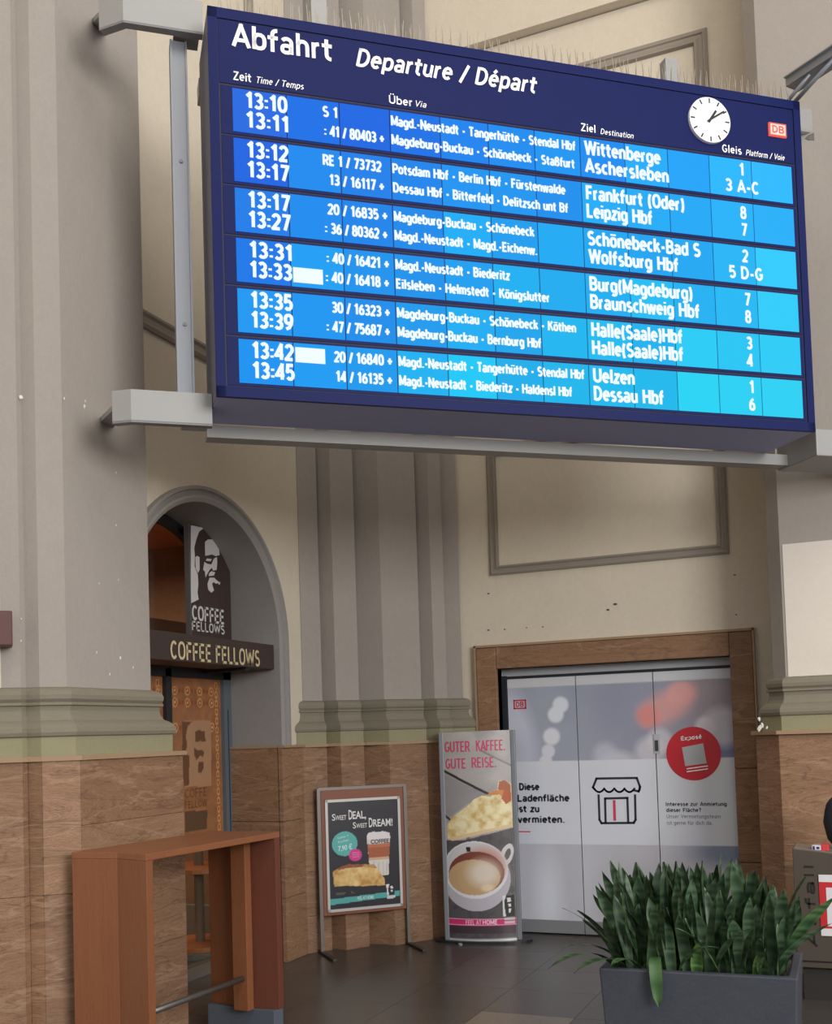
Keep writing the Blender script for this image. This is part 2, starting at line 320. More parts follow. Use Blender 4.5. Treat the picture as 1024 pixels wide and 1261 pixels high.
M_side = mat('board_side_metal', (96, 96, 112), 0.6)
M_under = mat('board_underside_metal', (150, 158, 200), 0.6)
M_screen = mat('lit_display_module', objcol=True, emit=1.0, rough=0.6, spec=0.05)
M_glow = mat('white_display_pixels', (240, 252, 255), 0.5, emit=1.0, spec=0.05)
M_white_letter = mat('white_letter_paint', (250, 250, 253), 0.5)
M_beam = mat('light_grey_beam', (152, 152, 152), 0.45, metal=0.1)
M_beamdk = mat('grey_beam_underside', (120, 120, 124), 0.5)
M_alu = mat('brushed_aluminium', (134, 138, 146), 0.45, metal=0.3)
M_black = mat('black_plastic', (22, 22, 24), 0.5)

# ------------------------------------------------------------------ setting: floor
XB = -4.285; YD = 8.75; YL = 8.86
FD = Frame((0, YD), 0.0)                       # door wall, u = x
FB = Frame((XB, 0), math.pi / 2)               # shop wall, u = y, n towards the hall
FXY = Frame((0, 0), 0.0)
fl = structure('floor')
mk('floor_bed', [(-9, -9, -0.005), (10, -9, -0.005), (10, 12, -0.005), (-9, 12, -0.005)], [(0, 1, 2, 3)], M_grout, fl)
gx, gy = -2.31, 6.33
def floor_tile(x0, x1, y0, y1, c):
    g = 0.0012; V = [(x0 + g, y0 + g, 0), (x1 - g, y0 + g, 0), (x1 - g, y1 - g, 0), (x0 + g, y1 - g, 0), (x0 + g, y0 + g, -0.006), (x1 - g, y0 + g, -0.006), (x1 - g, y1 - g, -0.006), (x0 + g, y1 - g, -0.006)]
    return mk('floor_tile', V, [(0, 1, 2, 3), (0, 4, 5, 1), (1, 5, 6, 2), (2, 6, 7, 3), (3, 7, 4, 0)], M_tile, fl, color=c)
for i in range(-5, 9):
    for j in range(-8, 5):
        x0 = gx + i * 0.6; y0 = gy + j * 0.6; k = random.uniform(0.93, 1.07); c = (k, k * random.uniform(0.97, 1.02), k * random.uniform(0.95, 1.02))
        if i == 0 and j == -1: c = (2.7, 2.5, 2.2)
        floor_tile(x0, x0 + 0.6, y0, y0 + 0.6, c)

# ------------------------------------------------------------------ setting: door wall
wb_ = structure('wall_back')
op0, op1, optop = -2.935, -0.975, 2.30
boxes('wall_face', FD, [(-4.9, op0, 0, 7.84, -0.5, 0), (op1, 4.0, 0, 7.84, -0.5, 0), (op0, op1, optop, 7.84, -0.5, 0)], M_cream, wb_)
box('cornice_band', FD, -4.9, 4.0, 7.85, 12.5, -0.5, 0.10, M_cream, wb_)
def frame_moulding(name, fr, u0, u1, v0, v1, wd, m, parent):
    prof = [(0, 0), (0, 0.018), (0.2, 0.03), (0.32, 0.03), (0.38, 0.018), (0.62, 0.022), (0.78, 0.035), (0.92, 0.035), (1.0, 0.0)]
    V = []; F = []
    for a, h in prof:
        d = a * wd; V += [fr.p(u0 + d, v0 + d, h), fr.p(u1 - d, v0 + d, h), fr.p(u1 - d, v1 - d, h), fr.p(u0 + d, v1 - d, h)]
    for i in range(len(prof) - 1):
        for j in range(4): F.append((i * 4 + j, i * 4 + (j + 1) % 4, (i + 1) * 4 + (j + 1) % 4, (i + 1) * 4 + j))
    return mk(name, V, F, m, parent)
frame_moulding('panel_moulding', FD, -2.97, -0.945, 3.12, 4.27, 0.085, M_panel_frame, wb_)
frame_moulding('panel_moulding', FD, -2.97, -0.935, 4.62, 7.46, 0.115, M_panel_frame, wb_)
spots = []
for x, y, r in [(757, 744, 0.012), (748, 751, 0.010), (601, 731, 0.008), (601, 776, 0.008), (621, 775, 0.006), (648, 773, 0.005), (668, 772, 0.006), (904, 708, 0.007), (906, 757, 0.006)]:
    u, v = FD.uv(x, y); spots.append((u - r, u + r * 1.3, v - r * 0.7, v + r * 0.7, 0, 0.003))
boxes('dowel_hole', FD, spots, mat('hole_grey', (84, 74, 66), 0.9), wb_, kind='stuff')

# stone surround of the shop door
tr = structure('trim_1', (-1.95, YD, 0))
for z0, z1 in ((0.0, 0.66), (0.66, 1.40), (1.40, 2.488)):
    for u0, u1 in ((-3.115, op0), (op1, -0.80)):
        k = random.uniform(0.86, 1.0); box('stone_slab', FD, u0, u1, z0 + 0.002, z1 - 0.002, -0.11, 0.045, M_stone, tr, color=(k * 0.95, k * 0.88, k * 0.8), bevel=0.006)
box('stone_slab', FD, op0 + 0.002, op1 - 0.002, optop, 2.488, -0.11, 0.045, M_stone, tr, color=(0.9, 0.83, 0.75), bevel=0.006)
boxes('edge_bead', FD, [(-3.13, -0.785, 2.49, 2.51, 0, 0.055), (-3.133, -3.117, 0, 2.51, 0, 0.055), (-0.798, -0.782, 0, 2.51, 0, 0.055)], M_ledge, tr)

# ------------------------------------------------------------------ setting: shop wall with the arch
YC, ZC, RI, RO = 6.36, 2.52, 0.935, 1.045; TH = 0.47
wl = structure('wall_left')
NS = 40
arc = [(YC - RI * math.cos(math.pi * i / NS), ZC + RI * math.sin(math.pi * i / NS)) for i in range(NS + 1)]
V = []; F = []
def quad(a, b, c, d, n=0.0):
    o = len(V); V.extend([FB.p(*a, n), FB.p(*b, n), FB.p(*c, n), FB.p(*d, n)]); F.append((o, o + 1, o + 2, o + 3))
quad((-9, 0), (YC - RI, 0), (YC - RI, 12.5), (-9, 12.5)); quad((YC + RI, 0), (9.3, 0), (9.3, 12.5), (YC + RI, 12.5))
for i in range(NS): quad(arc[i], arc[i + 1], (arc[i + 1][0], 12.5), (arc[i][0], 12.5))
mk('wall_face', V, F, M_cream, wl)
V = []; F = []
line = [(YC - RI, 0)] + arc + [(YC + RI, 0)]
for i in range(len(line) - 1):
    o = len(V); V += [FB.p(*line[i], 0), FB.p(*line[i + 1], 0), FB.p(*line[i + 1], -TH), FB.p(*line[i], -TH)]; F.append((o, o + 1, o + 2, o + 3))
mk('arch_reveal', V, F, M_reveal, wl)
prof = [(0, 0.0), (0, 0.02), (0.25, 0.035), (0.4, 0.035), (0.45, 0.02), (0.7, 0.025), (0.8, 0.045), (1.0, 0.045), (1.0, 0.0)]
rim = [(-1, 0)] + [(-math.cos(math.pi * i / NS), math.sin(math.pi * i / NS)) for i in range(NS + 1)] + [(1, 0)]
V = []; F = []
for k, (cx, sy) in enumerate(rim):
    for a, h in prof:
        r = RI + a * (RO - RI); vv = 1.70 if k in (0, len(rim) - 1) else ZC + sy * r
        V.append(FB.p(YC + cx * r, vv, h))
n = len(prof)
for k in range(len(rim) - 1):
    for j in range(n - 1): F.append((k * n + j, k * n + j + 1, (k + 1) * n + j + 1, (k + 1) * n + j))
mk('arch_moulding', V, F, M_reveal, wl)
frame_moulding('panel_moulding', FB, 5.0, 7.15, 4.50, 7.9, 0.12, M_panel_frame, wl)
# low stone facing beside the arch and on its reveal
FR = Frame((0, YC + RI), 0.0)
for z0, z1 in ((0.0, 0.5), (0.5, 1.1), (1.1, 1.68)):
    k = random.uniform(0.85, 1.05)
    box('stone_slab', FR, XB - TH + 0.01, XB - 0.01, z0 + 0.002, z1 - 0.002, 0, 0.03, M_stone, wl, color=(k * .92, k * .86, k * .78))
    box('stone_slab', FB, YC + RI - 0.03, 7.9, z0 + 0.002, z1 - 0.002, 0, 0.035, M_stone, wl, color=(k, k * .95, k * .9))
    box('stone_slab', FB, 5.0, YC - RI, z0 + 0.002, z1 - 0.002, 0, 0.035, M_stone, wl, color=(k, k * .95, k * .9))
boxes('stone_ledge', FB, [(YC + RI - 0.035, 7.9, 1.68, 1.70, 0, 0.06), (5.0, YC - RI, 1.68, 1.70, 0, 0.06)], M_ledge, wl)
box('stone_ledge', FR, XB - TH, XB - 0.005, 1.68, 1.70, 0, 0.04, M_ledge, wl)

# ------------------------------------------------------------------ pillars
def offset_line(pts, d):
    """offset an open polyline to its right-hand side by d (mitred)"""
    P = [Vector((p[0], p[1])) for p in pts]; out = []
    for i, p in enumerate(P):
        ns = []
        if i > 0: t = (P[i] - P[i - 1]).normalized(); ns.append(Vector((t.y, -t.x)))
        if i < len(P) - 1: t = (P[i + 1] - P[i]).normalized(); ns.append(Vector((t.y, -t.x)))
        if len(ns) == 1: out.append(p + ns[0] * d)
        else: b = (ns[0] + ns[1]); out.append(p + b * (d / (b.dot(ns[0]))))
    return out
def outline(base, grooves, d):
    """grooves: segment index -> list of (s, forward offset) for its facets, s measured along the undisplaced segment"""
    off = offset_line(base, d); res = []
    for i in range(len(off) - 1):
        a = Vector((base[i][0], base[i][1])); b = Vector((base[i + 1][0], base[i + 1][1])); t = (b - a).normalized(); nn = Vector((t.y, -t.x))
        res.append(off[i])
        for s_, dt in grooves.get(i, []): res.append(a + t * s_ + nn * (d + dt))
    res.append(off[-1]); return res
PROFILE = [(2.060, 0.0), (2.052, 0.030), (2.040, 0.045), (2.018, 0.052), (1.996, 0.050), (1.980, 0.038), (1.978, 0.050), (1.964, 0.050), (1.960, 0.036), (1.935, 0.033), (1.905, 0.040), (1.885, 0.052), (1.875, 0.070), (1.862, 0.086), (1.845, 0.098), (1.822, 0.102), (1.804, 0.096), (1.795, 0.080)]
def pillar(name, label, base, grooves, ledge, joints, cat='pillar', dd=0.085, ztop=12.5, zb=0.0):
    """base: polyline running from the left of its front to the right (front on the right-hand side)"""
    cx = sum(p[0] for p in base) / len(base); cy = sum(p[1] for p in base) / len(base)
    root = thing(name, label, cat, (cx, cy, 0))
    def wallmesh(nm, line, z0, z1, m):
        V = []; F = []
        for p in line: V += [(p.x, p.y, z0), (p.x, p.y, z1)]
        for i in range(len(line) - 1): F.append((2 * i, 2 * i + 2, 2 * i + 3, 2 * i + 1))
        n = len(line); F.append(tuple(2 * i + 1 for i in range(n))); F.append(tuple(2 * i for i in range(n - 1, -1, -1))); F.append((2 * n - 2, 0, 1, 2 * n - 1))
        return mk(nm, V, F, m, root)
    wallmesh('shaft', outline(base, grooves, 0.0), 1.9, ztop, M_grey)
    V = []; F = []; n = None
    for z, d in PROFILE:
        L_ = outline(base, grooves, d); n = len(L_); V += [(p.x, p.y, z) for p in L_]
    for i in range(len(PROFILE) - 1):
        for j in range(n - 1): F.append((i * n + j, (i + 1) * n + j, (i + 1) * n + j + 1, i * n + j + 1))
    mk('base_moulding', V, F, M_mould, root)
    wallmesh('plinth', outline(base, grooves, 0.085), 1.70, 1.80, M_green)
    g2 = grooves
    wallmesh('ledge', outline(base, {k: [(a, b * 0.5) for a, b in v] for k, v in grooves.items()}, dd + ledge), 1.675, 1.70, M_ledge)
    wallmesh('dado_core', outline(base, g2, dd - 0.02), zb, 1.675, M_joint)
    line = outline(base, g2, dd)
    for i in range(len(line) - 1):
        a, b = line[i], line[i + 1]; L = (b - a).length
        if L < 0.015: continue
        fr = Frame((a.x, a.y), math.atan2(b.y - a.y, b.x - a.x)); js = joints(i, L); js[0] = zb
        for z0, z1 in zip(js[:-1], js[1:]):
            parts = max(1, round(L / 0.8))
            for q in range(parts):
                k = random.uniform(0.84, 1.08)
                box('stone_slab', fr, L * q / parts + 0.001, L * (q + 1) / parts - 0.001, z0 + 0.0012, z1 - 0.0012, -0.022, 0, M_stone, root, color=(k, k * random.uniform(.93, .98), k * random.uniform(.86, .95)))
    return root
def shifted(i, L): return [[0, .62, 1.34, 1.675], [0, .3, .66, 1.14, 1.675], [0, .45, 1.0, 1.675]][i % 3]

# near left pillar: a canted front with channels, then a plain side facing right
lp = [(-6.6, 1.63), (-3.85, 4.38), (-3.85, 5.09), (-4.30, 5.09)]
Ls = math.hypot(2.75, 2.75)
pl = pillar('stone_pillar', 'tall grey pillar on brown stone base at the left edge, behind the wooden bar table', lp,
            {0: [(Ls - 1.3, .03), (Ls - 1.2, -.02), (Ls - 0.75, 0.02), (Ls - 0.62, -0.03), (Ls - 0.225, 0.0), (Ls - 0.20, -0.03), (Ls - 0.135, 0.015)]}, 0.018, lambda i, L: [0, .25, 1.0, 1.675] if L < 0.3 or i < 6 else [0, .62, 1.34, 1.675], dd=0.125, zb=1.75 - 1.75 / 1.05, ztop=11.2)
# chips in the paint
FPIL = Frame((-3.85, 0), math.pi / 2)
def chip_mesh(fr, lst, n, parent, name='paint_chip', m=None):
    V = []; F = []
    for x, y, r in lst:
        u, v = fr.uv(x, y, n); o = len(V); k = 6; a0 = random.random() * 6
        V.append(fr.p(u, v, n + 0.002))
        for j in range(k):
            t = a0 + j * 2 * math.pi / k; rr = r * random.uniform(0.5, 1.2); V.append(fr.p(u + rr * math.cos(t) * 0.7, v + rr * math.sin(t) * 1.2, n))
        for j in range(k): F.append((o, o + 1 + j, o + 1 + (j + 1) % k))
    return mk(name, V, F, m or mat('bare_plaster', (222, 218, 210), 0.9), parent, kind='stuff')
chip_mesh(FPIL, [(148, 810, .012), (164, 822, .009), (135, 830, .008), (146, 714, .006), (119, 803, .007), (104, 500, .014), (105, 494, .008), (143, 582, .007), (143, 647, .007), (122, 718, .006)], 0.0, pl)
FCH = Frame((-3.85, 4.38), math.pi / 4)
chip_mesh(FCH, [(26, 489, .014), (54, 493, .014), (79, 491, .007), (66, 762, .012), (26, 762, .006), (26, 789, .006), (66, 757, .008)], 0.0, pl)

# clustered pier in the corner between the shop wall and the door wall
SH = -11.96
pt = lambda x: on(x, 830, (1, -1, 0), SH)
p0, p1 = pt(372), pt(569)
s_of = lambda x: (Vector(pt(x)[:2]) - Vector(p0[:2])).length
mp = [(p0.x - 0.16, p0.y + 0.16), (p0.x, p0.y), (p1.x, p1.y), (p1.x - 0.12, p1.y + 0.12)]
gr = [(s_of(398), -.05), (s_of(400), -.10), (s_of(412), .02), (s_of(443), -.04), (s_of(447), -.14), (s_of(470), .04), (s_of(520), -.04), (s_of(522), -.10), (s_of(533), .02), (s_of(551), -.02), (s_of(553), -.08)]
pm = pillar('clustered_pier', 'grey fluted pier on brown stone in the corner between arch and doors', mp,
            {1: gr}, 0.012, lambda i, L: [0, .3, .66, 1.14, 1.675] if i % 2 else [0, .42, .9, 1.30, 1.675], dd=0.085)
# right-hand pillar
rp = [(-0.572, 8.74), (-0.572, 7.655), (-0.487, 7.57), (3.2, 7.57)]
pr_ = pillar('wall_pillar', 'wide grey pillar on brown stone at the right edge, behind the waste bin', rp, {}, 0.03, lambda i, L: [0, .59, 1.675], dd=0.13, zb=1.75 - 1.75 / 1.06, ztop=11.2)
FP = Frame((0, 7.57), 0.0)
u0, v0 = FP.uv(959, 671); box('painted_panel', FP, -0.47, 3.0, 2.062, v0, 0, 0.004, M_white, pr_, label='paler repainted field')
chip_mesh(Frame((0, 7.485), 0.0), [(934, 885, .016), (938, 893, .014), (935, 897, .02), (944, 896, .012)], 0.0, pr_)

# hall beyond the picture: low walls, clerestory opening above them, ceiling
hs = structure('ceiling'); mk('ceiling_slab', [(-9, -9, 12.5), (-9, 9.3, 12.5), (10, 9.3, 12.5), (10, -9, 12.5)], [(0, 1, 2, 3)], M_cream, hs)
wf = structure('wall_front'); box('wall_face', FXY, -9, 10, 0, 3.4, 8.9, 9.1, M_cream, wf)
wr = structure('wall_right'); box('wall_face', Frame((10, 0), math.pi / 2), -9, 9.3, 0, 3.4, -0.1, 0.1, M_cream, wr)

# ------------------------------------------------------------------ departure board
AB = math.radians(39.5)
P0 = CAM + ray(255, 8) * 5.65
FBD = Frame((P0.x, P0.y), AB)
BW, BZ0, BZ1, BD = 3.70, 3.565, 5.68, 0.50
bd = thing('departure_board', 'dark blue departure board with lit rows of train times and small clock', 'departure board', FBD.p(BW / 2, BZ0, -0.25))
# housing: front rim, sides, underside
boxes('housing', FBD, [(0.0, BW, BZ0 + 0.004, BZ1, -BD, -0.014)], M_side, bd, bevel=0.004)
box('underside', FBD, 0.004, BW - 0.004, BZ0, BZ0 + 0.005, -BD + 0.005, -0.01, M_under, bd)
boxes('front_rim', FBD, [(0, BW, BZ1 - 0.055, BZ1 + 0.002, -0.02, 0.004), (0, BW, BZ0 - 0.001, BZ0 + 0.055, -0.02, 0.004), (0, 0.05, BZ0, BZ1, -0.02, 0.004), (BW - 0.05, BW, BZ0, BZ1, -0.02, 0.004)], M_navy, bd)
HB = 5.265
box('header_panel', FBD, 0.055, BW - 0.055, HB + 0.006, BZ1 - 0.06, -0.02, 0.0, M_navy, bd)
box('back_panel', FBD, 0.04, BW - 0.04, BZ0 + 0.04, BZ1 - 0.04, -0.012, -0.004, M_navydk, bd)
T0 = 5.247; PITCH_R = 0.2735; SHH = 0.236
mods = [285, 352, 417, 479, 541, 600, 657, 713, 768, 821, 872, 924, 974]
modu = [FBD.uv(x, 108 + (x - 285) * 0.1439)[0] for x in mods]
def scr_col(c, r):
    a = c / 11.0; b = r / 5.0
    L_ = np.array((30, 86, 220)) * (1 - b) + np.array((0, 138, 238)) * b
    Mi = np.array((0, 132, 238)) * (1 - b) + np.array((0, 176, 234)) * b
    R_ = np.array((40, 168, 250)) * (1 - b) + np.array((40, 196, 240)) * b
    q = L_ * (1 - 2 * a) + Mi * 2 * a if a < 0.5 else Mi * (2 - 2 * a) + R_ * (2 * a - 1)
    q = q + random.Random(c * 7 + r * 13).uniform(-14, 14) * np.array((0.7, 1.0, 0.3))
    if c == 1 or c == 4: q = q + np.array((-14, 12, 6))
    return tuple(float(x) for x in npl(np.clip(q + np.array((-10, 9, 2)), 0, 255)))
rows = [
 [("13:10", "S 1", (397, 415), "Magd.-Neustadt - Tangerhütte - Stendal Hbf", 709, "Wittenberge", 813, "1"),
  ("13:11", ": 41 / 80403 +", (399, 474), "Magdeburg-Buckau - Schönebeck - Staßfurt", 708, "Aschersleben", 823, "3 A-C")],
 [("13:12", "RE 1 / 73732", (397, 470), "Potsdam Hbf - Berlin Hbf - Fürstenwalde", 696, "Frankfurt (Oder)", 842, "8"),
  ("13:17", "13 / 16117 +", (405, 474), "Dessau Hbf - Bitterfeld - Delitzsch unt Bf", 700, "Leipzig Hbf", 804, "7")],
 [("13:17", "20 / 16835 +", (403, 478), "Magdeburg-Buckau - Schönebeck", 658, "Schönebeck-Bad S", 862, "2"),
  ("13:27", ": 36 / 80362 +", (400, 478), "Magd.-Neustadt - Magd.-Eichenw.", 661, "Wolfsburg Hbf", 836, "5 D-G")],
 [("13:31", ": 40 / 16421 +", (402, 480), "Magd.-Neustadt - Biederitz", 628, "Burg(Magdeburg)", 852, "7"),
  ("13:33", ": 40 / 16418 +", (401, 480), "Eilsleben - Helmstedt - Königslutter", 677, "Braunschweig Hbf", 862, "8")],
 [("13:35", "30 / 16323 +", (408, 481), "Magdeburg-Buckau - Schönebeck - Köthen", 709, "Halle(Saale)Hbf", 841, "3"),
  ("13:39", ": 47 / 75687 +", (402, 481), "Magdeburg-Buckau - Bernburg Hbf", 667, "Halle(Saale)Hbf", 842, "4")],
 [("13:42", "20 / 16840 +", (411, 484), "Magd.-Neustadt - Tangerhütte - Stendal Hbf", 720, "Uelzen", 781, "1"),
  ("13:45", "14 / 16135 +", (413, 484), "Magd.-Neustadt - Biederitz - Haldensl Hbf", 705, "Dessau Hbf", 818, "6")]]
def u_at(fr, x, v, n=0.0):
    lo, hi = -3.0, 6.0
    for _ in range(40):
        md = (lo + hi) / 2; q = fr.p(md, v, n) - CAM
        if PX + FPX * q.dot(RT) / q.dot(FW) < x: lo = md
        else: hi = md
    return lo
for r in range(6):
    t = T0 - r * PITCH_R; b = t - SHH
    row = box('display_row', FBD, 0.06, BW - 0.06, b - 0.016, t + 0.0115, -0.02, 0.0, M_navy, bd)
    for c in range(12): box('screen_module', FBD, modu[c] + 0.003, modu[c + 1] - 0.003, b, t, -0.003, 0.003, M_screen, row, color=scr_col(c, r))
    for ln in (0, 1):
        tm, tn, (a0, a1), via, ve, dest, de, gl = rows[r][ln]; base = t - 0.099 - ln * 0.108
        stroketext(tm, FBD, modu[0] + 0.070, modu[0] + 0.300, base, 0.086, 0.005, M_glow, row, bold=.215)
        stroketext(tn, FBD, u_at(FBD, a0, base), u_at(FBD, a1, base), base + 0.010, 0.058, 0.005, M_glow, row, bold=.22)
        stroketext(via, FBD, modu[3] + 0.006, u_at(FBD, ve, base), base + 0.012, 0.054, 0.005, M_glow, row, bold=.225)
        stroketext(dest, FBD, modu[7] + 0.025, u_at(FBD, de, base), base, 0.082, 0.005, M_glow, row, bold=.215)
        gw = {1: 0.04, 5: 0.24}[len(gl)]; stroketext(gl, FBD, modu[10] + 0.225 - gw / 2, modu[10] + 0.225 + gw / 2, base, 0.076, 0.005, M_glow, row, bold=.21, align='fit' if len(gl) > 1 else 'center')
    if r in (3, 5):
        base = t - 0.099 - (0.108 if r == 3 else 0)
        box('white_field', FBD, modu[1] + 0.012, modu[1] + 0.175, base - 0.006, base + 0.076, 0.003, 0.005, M_glow, row)
for s, x0, x1, y, cp, sh, bo in [("Abfahrt", 285, 411, 56, 28, 0, .165), ("Departure / Départ", 438, 663, 81, 22, .2, .165), ("Zeit", 287, 310, 98, 10.5, 0, .15), ("Time / Temps", 316, 374, 102, 8, .2, .12),
                             ("Über", 479, 508, 127, 10, 0, .15), ("Via", 512, 525, 131, 7.5, .2, .12), ("Ziel", 715, 733, 161, 9.5, 0, .15), ("Destination", 739, 780, 165, 7, .2, .12),
                             ("Gleis", 889, 913, 187, 9.5, 0, .15), ("Platform / Voie", 918, 966, 191, 7, .2, .12)]:
    textpx(s, FBD, x0, x1, y, cp, 0.003, M_white_letter, bd, bold=bo, shear=sh)
# clock
cu, cv = FBD.uv(874, 147.5, 0.02); R_ = 0.142
def disc(name, fr, u, v, r, n0, n1, m, parent, k=40): return polyprism(name, fr, [(u + r * math.cos(2 * math.pi * i / k), v + r * math.sin(2 * math.pi * i / k)) for i in range(k)], n0, n1, m, parent)
ck = disc('clock_face', FBD, cu, cv, R_, 0.0, 0.02, mat('clock_white', (240, 240, 244), 0.4), bd)
def hand(ang, r0, r1, wd, n):
    a = math.radians(ang); d = (math.sin(a), math.cos(a)); q = (math.cos(a), -math.sin(a))
    return [(cu + d[0] * r0 + q[0] * wd, cv + d[1] * r0 + q[1] * wd), (cu + d[0] * r0 - q[0] * wd, cv + d[1] * r0 - q[1] * wd), (cu + d[0] * r1 - q[0] * wd, cv + d[1] * r1 - q[1] * wd), (cu + d[0] * r1 + q[0] * wd, cv + d[1] * r1 + q[1] * wd)]
for i in range(12): polyprism('hour_mark', FBD, hand(i * 30, 0.105, 0.135, 0.0045, 0), 0.02, 0.021, M_black, ck)
polyprism('hour_hand', FBD, hand(35, -0.02, 0.075, 0.007, 0), 0.021, 0.024, M_black, ck)
polyprism('minute_hand', FBD, hand(57, -0.025, 0.115, 0.005, 0), 0.025, 0.028, M_black, ck)
# railway emblem, lit
e0, f0 = FBD.uv(947, 166.5, 0.01); e1 = u_at(FBD, 967, f0)
em = box('emblem', FBD, e0, e1, f0, f0 + 0.085, 0.0, 0.012, mat('lit_red', (240, 92, 70), emit=1.0), bd)
box('emblem_field', FBD, e0 + 0.009, e1 - 0.009, f0 + 0.009, f0 + 0.076, 0.012, 0.0135, mat('lit_pale', (255, 226, 214), emit=1.0), em)
stroketext('DB', FBD, e0 + 0.02, e1 - 0.02, f0 + 0.02, 0.045, 0.0145, MATS['lit_red'], em, bold=.2)
# bird spikes and stubs on top
V = []; F = []
for i in range(220):
    u = 0.06 + i * (BW - 0.1) / 220; n_ = -0.02 - 0.035 * (i % 3); a = FBD.p(u, BZ1, n_); tip = FBD.p(u + random.uniform(-.015, .015), BZ1 + 0.115, n_ + random.uniform(-.02, .02)); r = 0.0032; o = len(V)
    for k in range(3):
        t_ = k * 2.09; V.append(a + FBD.u * r * math.cos(t_) + FBD.n * r * math.sin(t_))
    for k in range(3):
        t_ = k * 2.09; V.append(tip + FBD.u * r * .6 * math.cos(t_) + FBD.n * r * .6 * math.sin(t_))
    for k in range(3): F.append((o + k, o + (k + 1) % 3, o + 3 + (k + 1) % 3, o + 3 + k))
    F.append((o + 3, o + 4, o + 5))
mk('bird_spikes', V, F, mat('spike_plastic', (178, 168, 154), 0.5), bd, kind='stuff')
for x0, x1 in ((383, 402), (818, 833)):
    ua, ub = u_at(FBD, x0, 5.75, -0.3), u_at(FBD, x1, 5.75, -0.3)
    box('mounting_stub', FBD, ua, ub, BZ1 - 0.01, BZ1 + 0.345, -0.34, -0.27, M_beam, bd)

# ------------------------------------------------------------------ beams that carry the board
bm_ = thing('support_beam', 'grey steel beam frame holding the blue departure board from the left pillar', 'beam', FBD.p(-0.3, 3.47, -0.4))
def folded(name, pts, wd, z0, z1, m, parent, **k):
    off = offset_line(pts, wd); return prism(name, [tuple(p) for p in pts] + [tuple(p) for p in reversed(off)], z0, z1, m, parent, **k)
for z0, z1, wd in ((3.462, 3.640, -0.05), (5.655, 5.845, -0.05)):
    A = FBD.p(-0.43, 0, -0.2); E_ = FBD.p(-0.004, 0, -0.2); B_ = on(138 if z0 < 4 else 131, 500, F0, F0.dot(A) + (0.02 if z0 < 4 else 0.06)); pts = [(B_.x, B_.y), (A.x, A.y), (E_.x, E_.y)]
    folded('bracket_arm', pts, -0.028, z0 + 0.012, z1, M_beam, bm_)
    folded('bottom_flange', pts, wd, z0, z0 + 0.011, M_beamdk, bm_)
    lift = 0.27 if z0 > 4 else 0.06; zt_ = z1 - 0.03; q0, q1 = Vector((B_.x + .03, B_.y + .03)), Vector((B_.x + .09, B_.y + .06)); r0, r1 = Vector((-4.05, 4.93)), Vector((-4.05, 5.05))
    mk('wall_anchor', [(*q0, zt_ - .03), (*q1, zt_ - .03), (*r1, zt_ + lift - .03), (*r0, zt_ + lift - .03), (*q0, zt_), (*q1, zt_), (*r1, zt_ + lift), (*r0, zt_ + lift)], BF, M_beam, bm_)
    box('cross_plate', FBD, -0.16, -0.02, z0 + .02, z0 + .03, -0.38, -0.235, M_beam, bm_)
ua, ub = u_at(FBD, 217, 4.5, -0.3), u_at(FBD, 233, 4.5, -0.3)
po = boxes('upright', FBD, [(ua, ub, 3.64, 5.655, -0.36, -0.29), (ua - 0.012, ua, 3.64, 5.655, -0.37, -0.28), (ub, ub + 0.010, 3.64, 5.655, -0.37, -0.28)], M_alu, bm_, label='aluminium upright')
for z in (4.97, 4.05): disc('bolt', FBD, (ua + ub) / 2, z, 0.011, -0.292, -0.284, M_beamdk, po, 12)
box('long_rail', FBD, -0.004, 3.98, 3.488, 3.560, -0.62, -0.505, M_beam, bm_)
box('long_rail', FBD, -0.004, 3.98, 5.50, 5.60, -0.62, -0.505, M_beam, bm_)
box('bracket_arm', FBD, 3.86, 4.75, 3.475, 3.65, -0.62, -0.2, M_beam, bm_, bevel=0.006)
# strut at the upper right corner with its two stays
SD = Vector((0.81, -0.59, 0)); s0 = on(975, 110, FBD.n, FBD.n.dot(FBD.o) - 0.05)
st = thing('ceiling_strut', 'dark steel strut rising from upper right corner of departure board', 'strut', s0)
FS = Frame((s0.x, s0.y), math.atan2(SD.y, SD.x))
box('strut_bar', FS, 0, 1.6, s0.z - 0.0, s0.z + 0.05, -0.06, 0.06, mat('dark_steel', (132, 132, 136), 0.5, metal=0.3), st)
boxes('strut_lip', FS, [(0, 1.6, s0.z + 0.05, s0.z + 0.058, -0.08, 0.08)], M_beam, st)
tube('stay', [FS.p(0.16, s0.z, 0.03), FBD.p(BW - 0.06, BZ1 - 0.0, -0.15)], 0.012, M_alu, st)
tube('stay', [FS.p(0.34, s0.z, 0.03), FBD.p(BW - 0.02, BZ1 - 0.0, -0.10)], 0.014, M_alu, st)
# small loudspeaker behind the board's right edge
a = on(998, 160, FBD.n, FBD.n.dot(FBD.o) - 0.75)
FSP = Frame((a.x, a.y), math.radians(39.5))
spk = thing('wall_speaker', 'small pale grey box with dark round front behind right edge of departure board', 'loudspeaker', (a.x, a.y, a.z - 0.1))
box('speaker_body', FSP, -0.16, 0.085, a.z - 0.02, a.z + 0.17, -0.18, 0, M_beam, spk, bevel=0.02)
tube('speaker_horn', [FSP.p(-0.02, a.z - 0.05, -0.1), FSP.p(0.05, a.z - 0.05, -0.02)], 0.05, mat('horn_grey', (96, 92, 90), 0.6), spk, seg=16)
tube('bracket', [FSP.p(-0.04, a.z + 0.05, -0.17), FSP.p(-0.04, a.z + 0.05, -0.9)], 0.02, M_alu, spk)

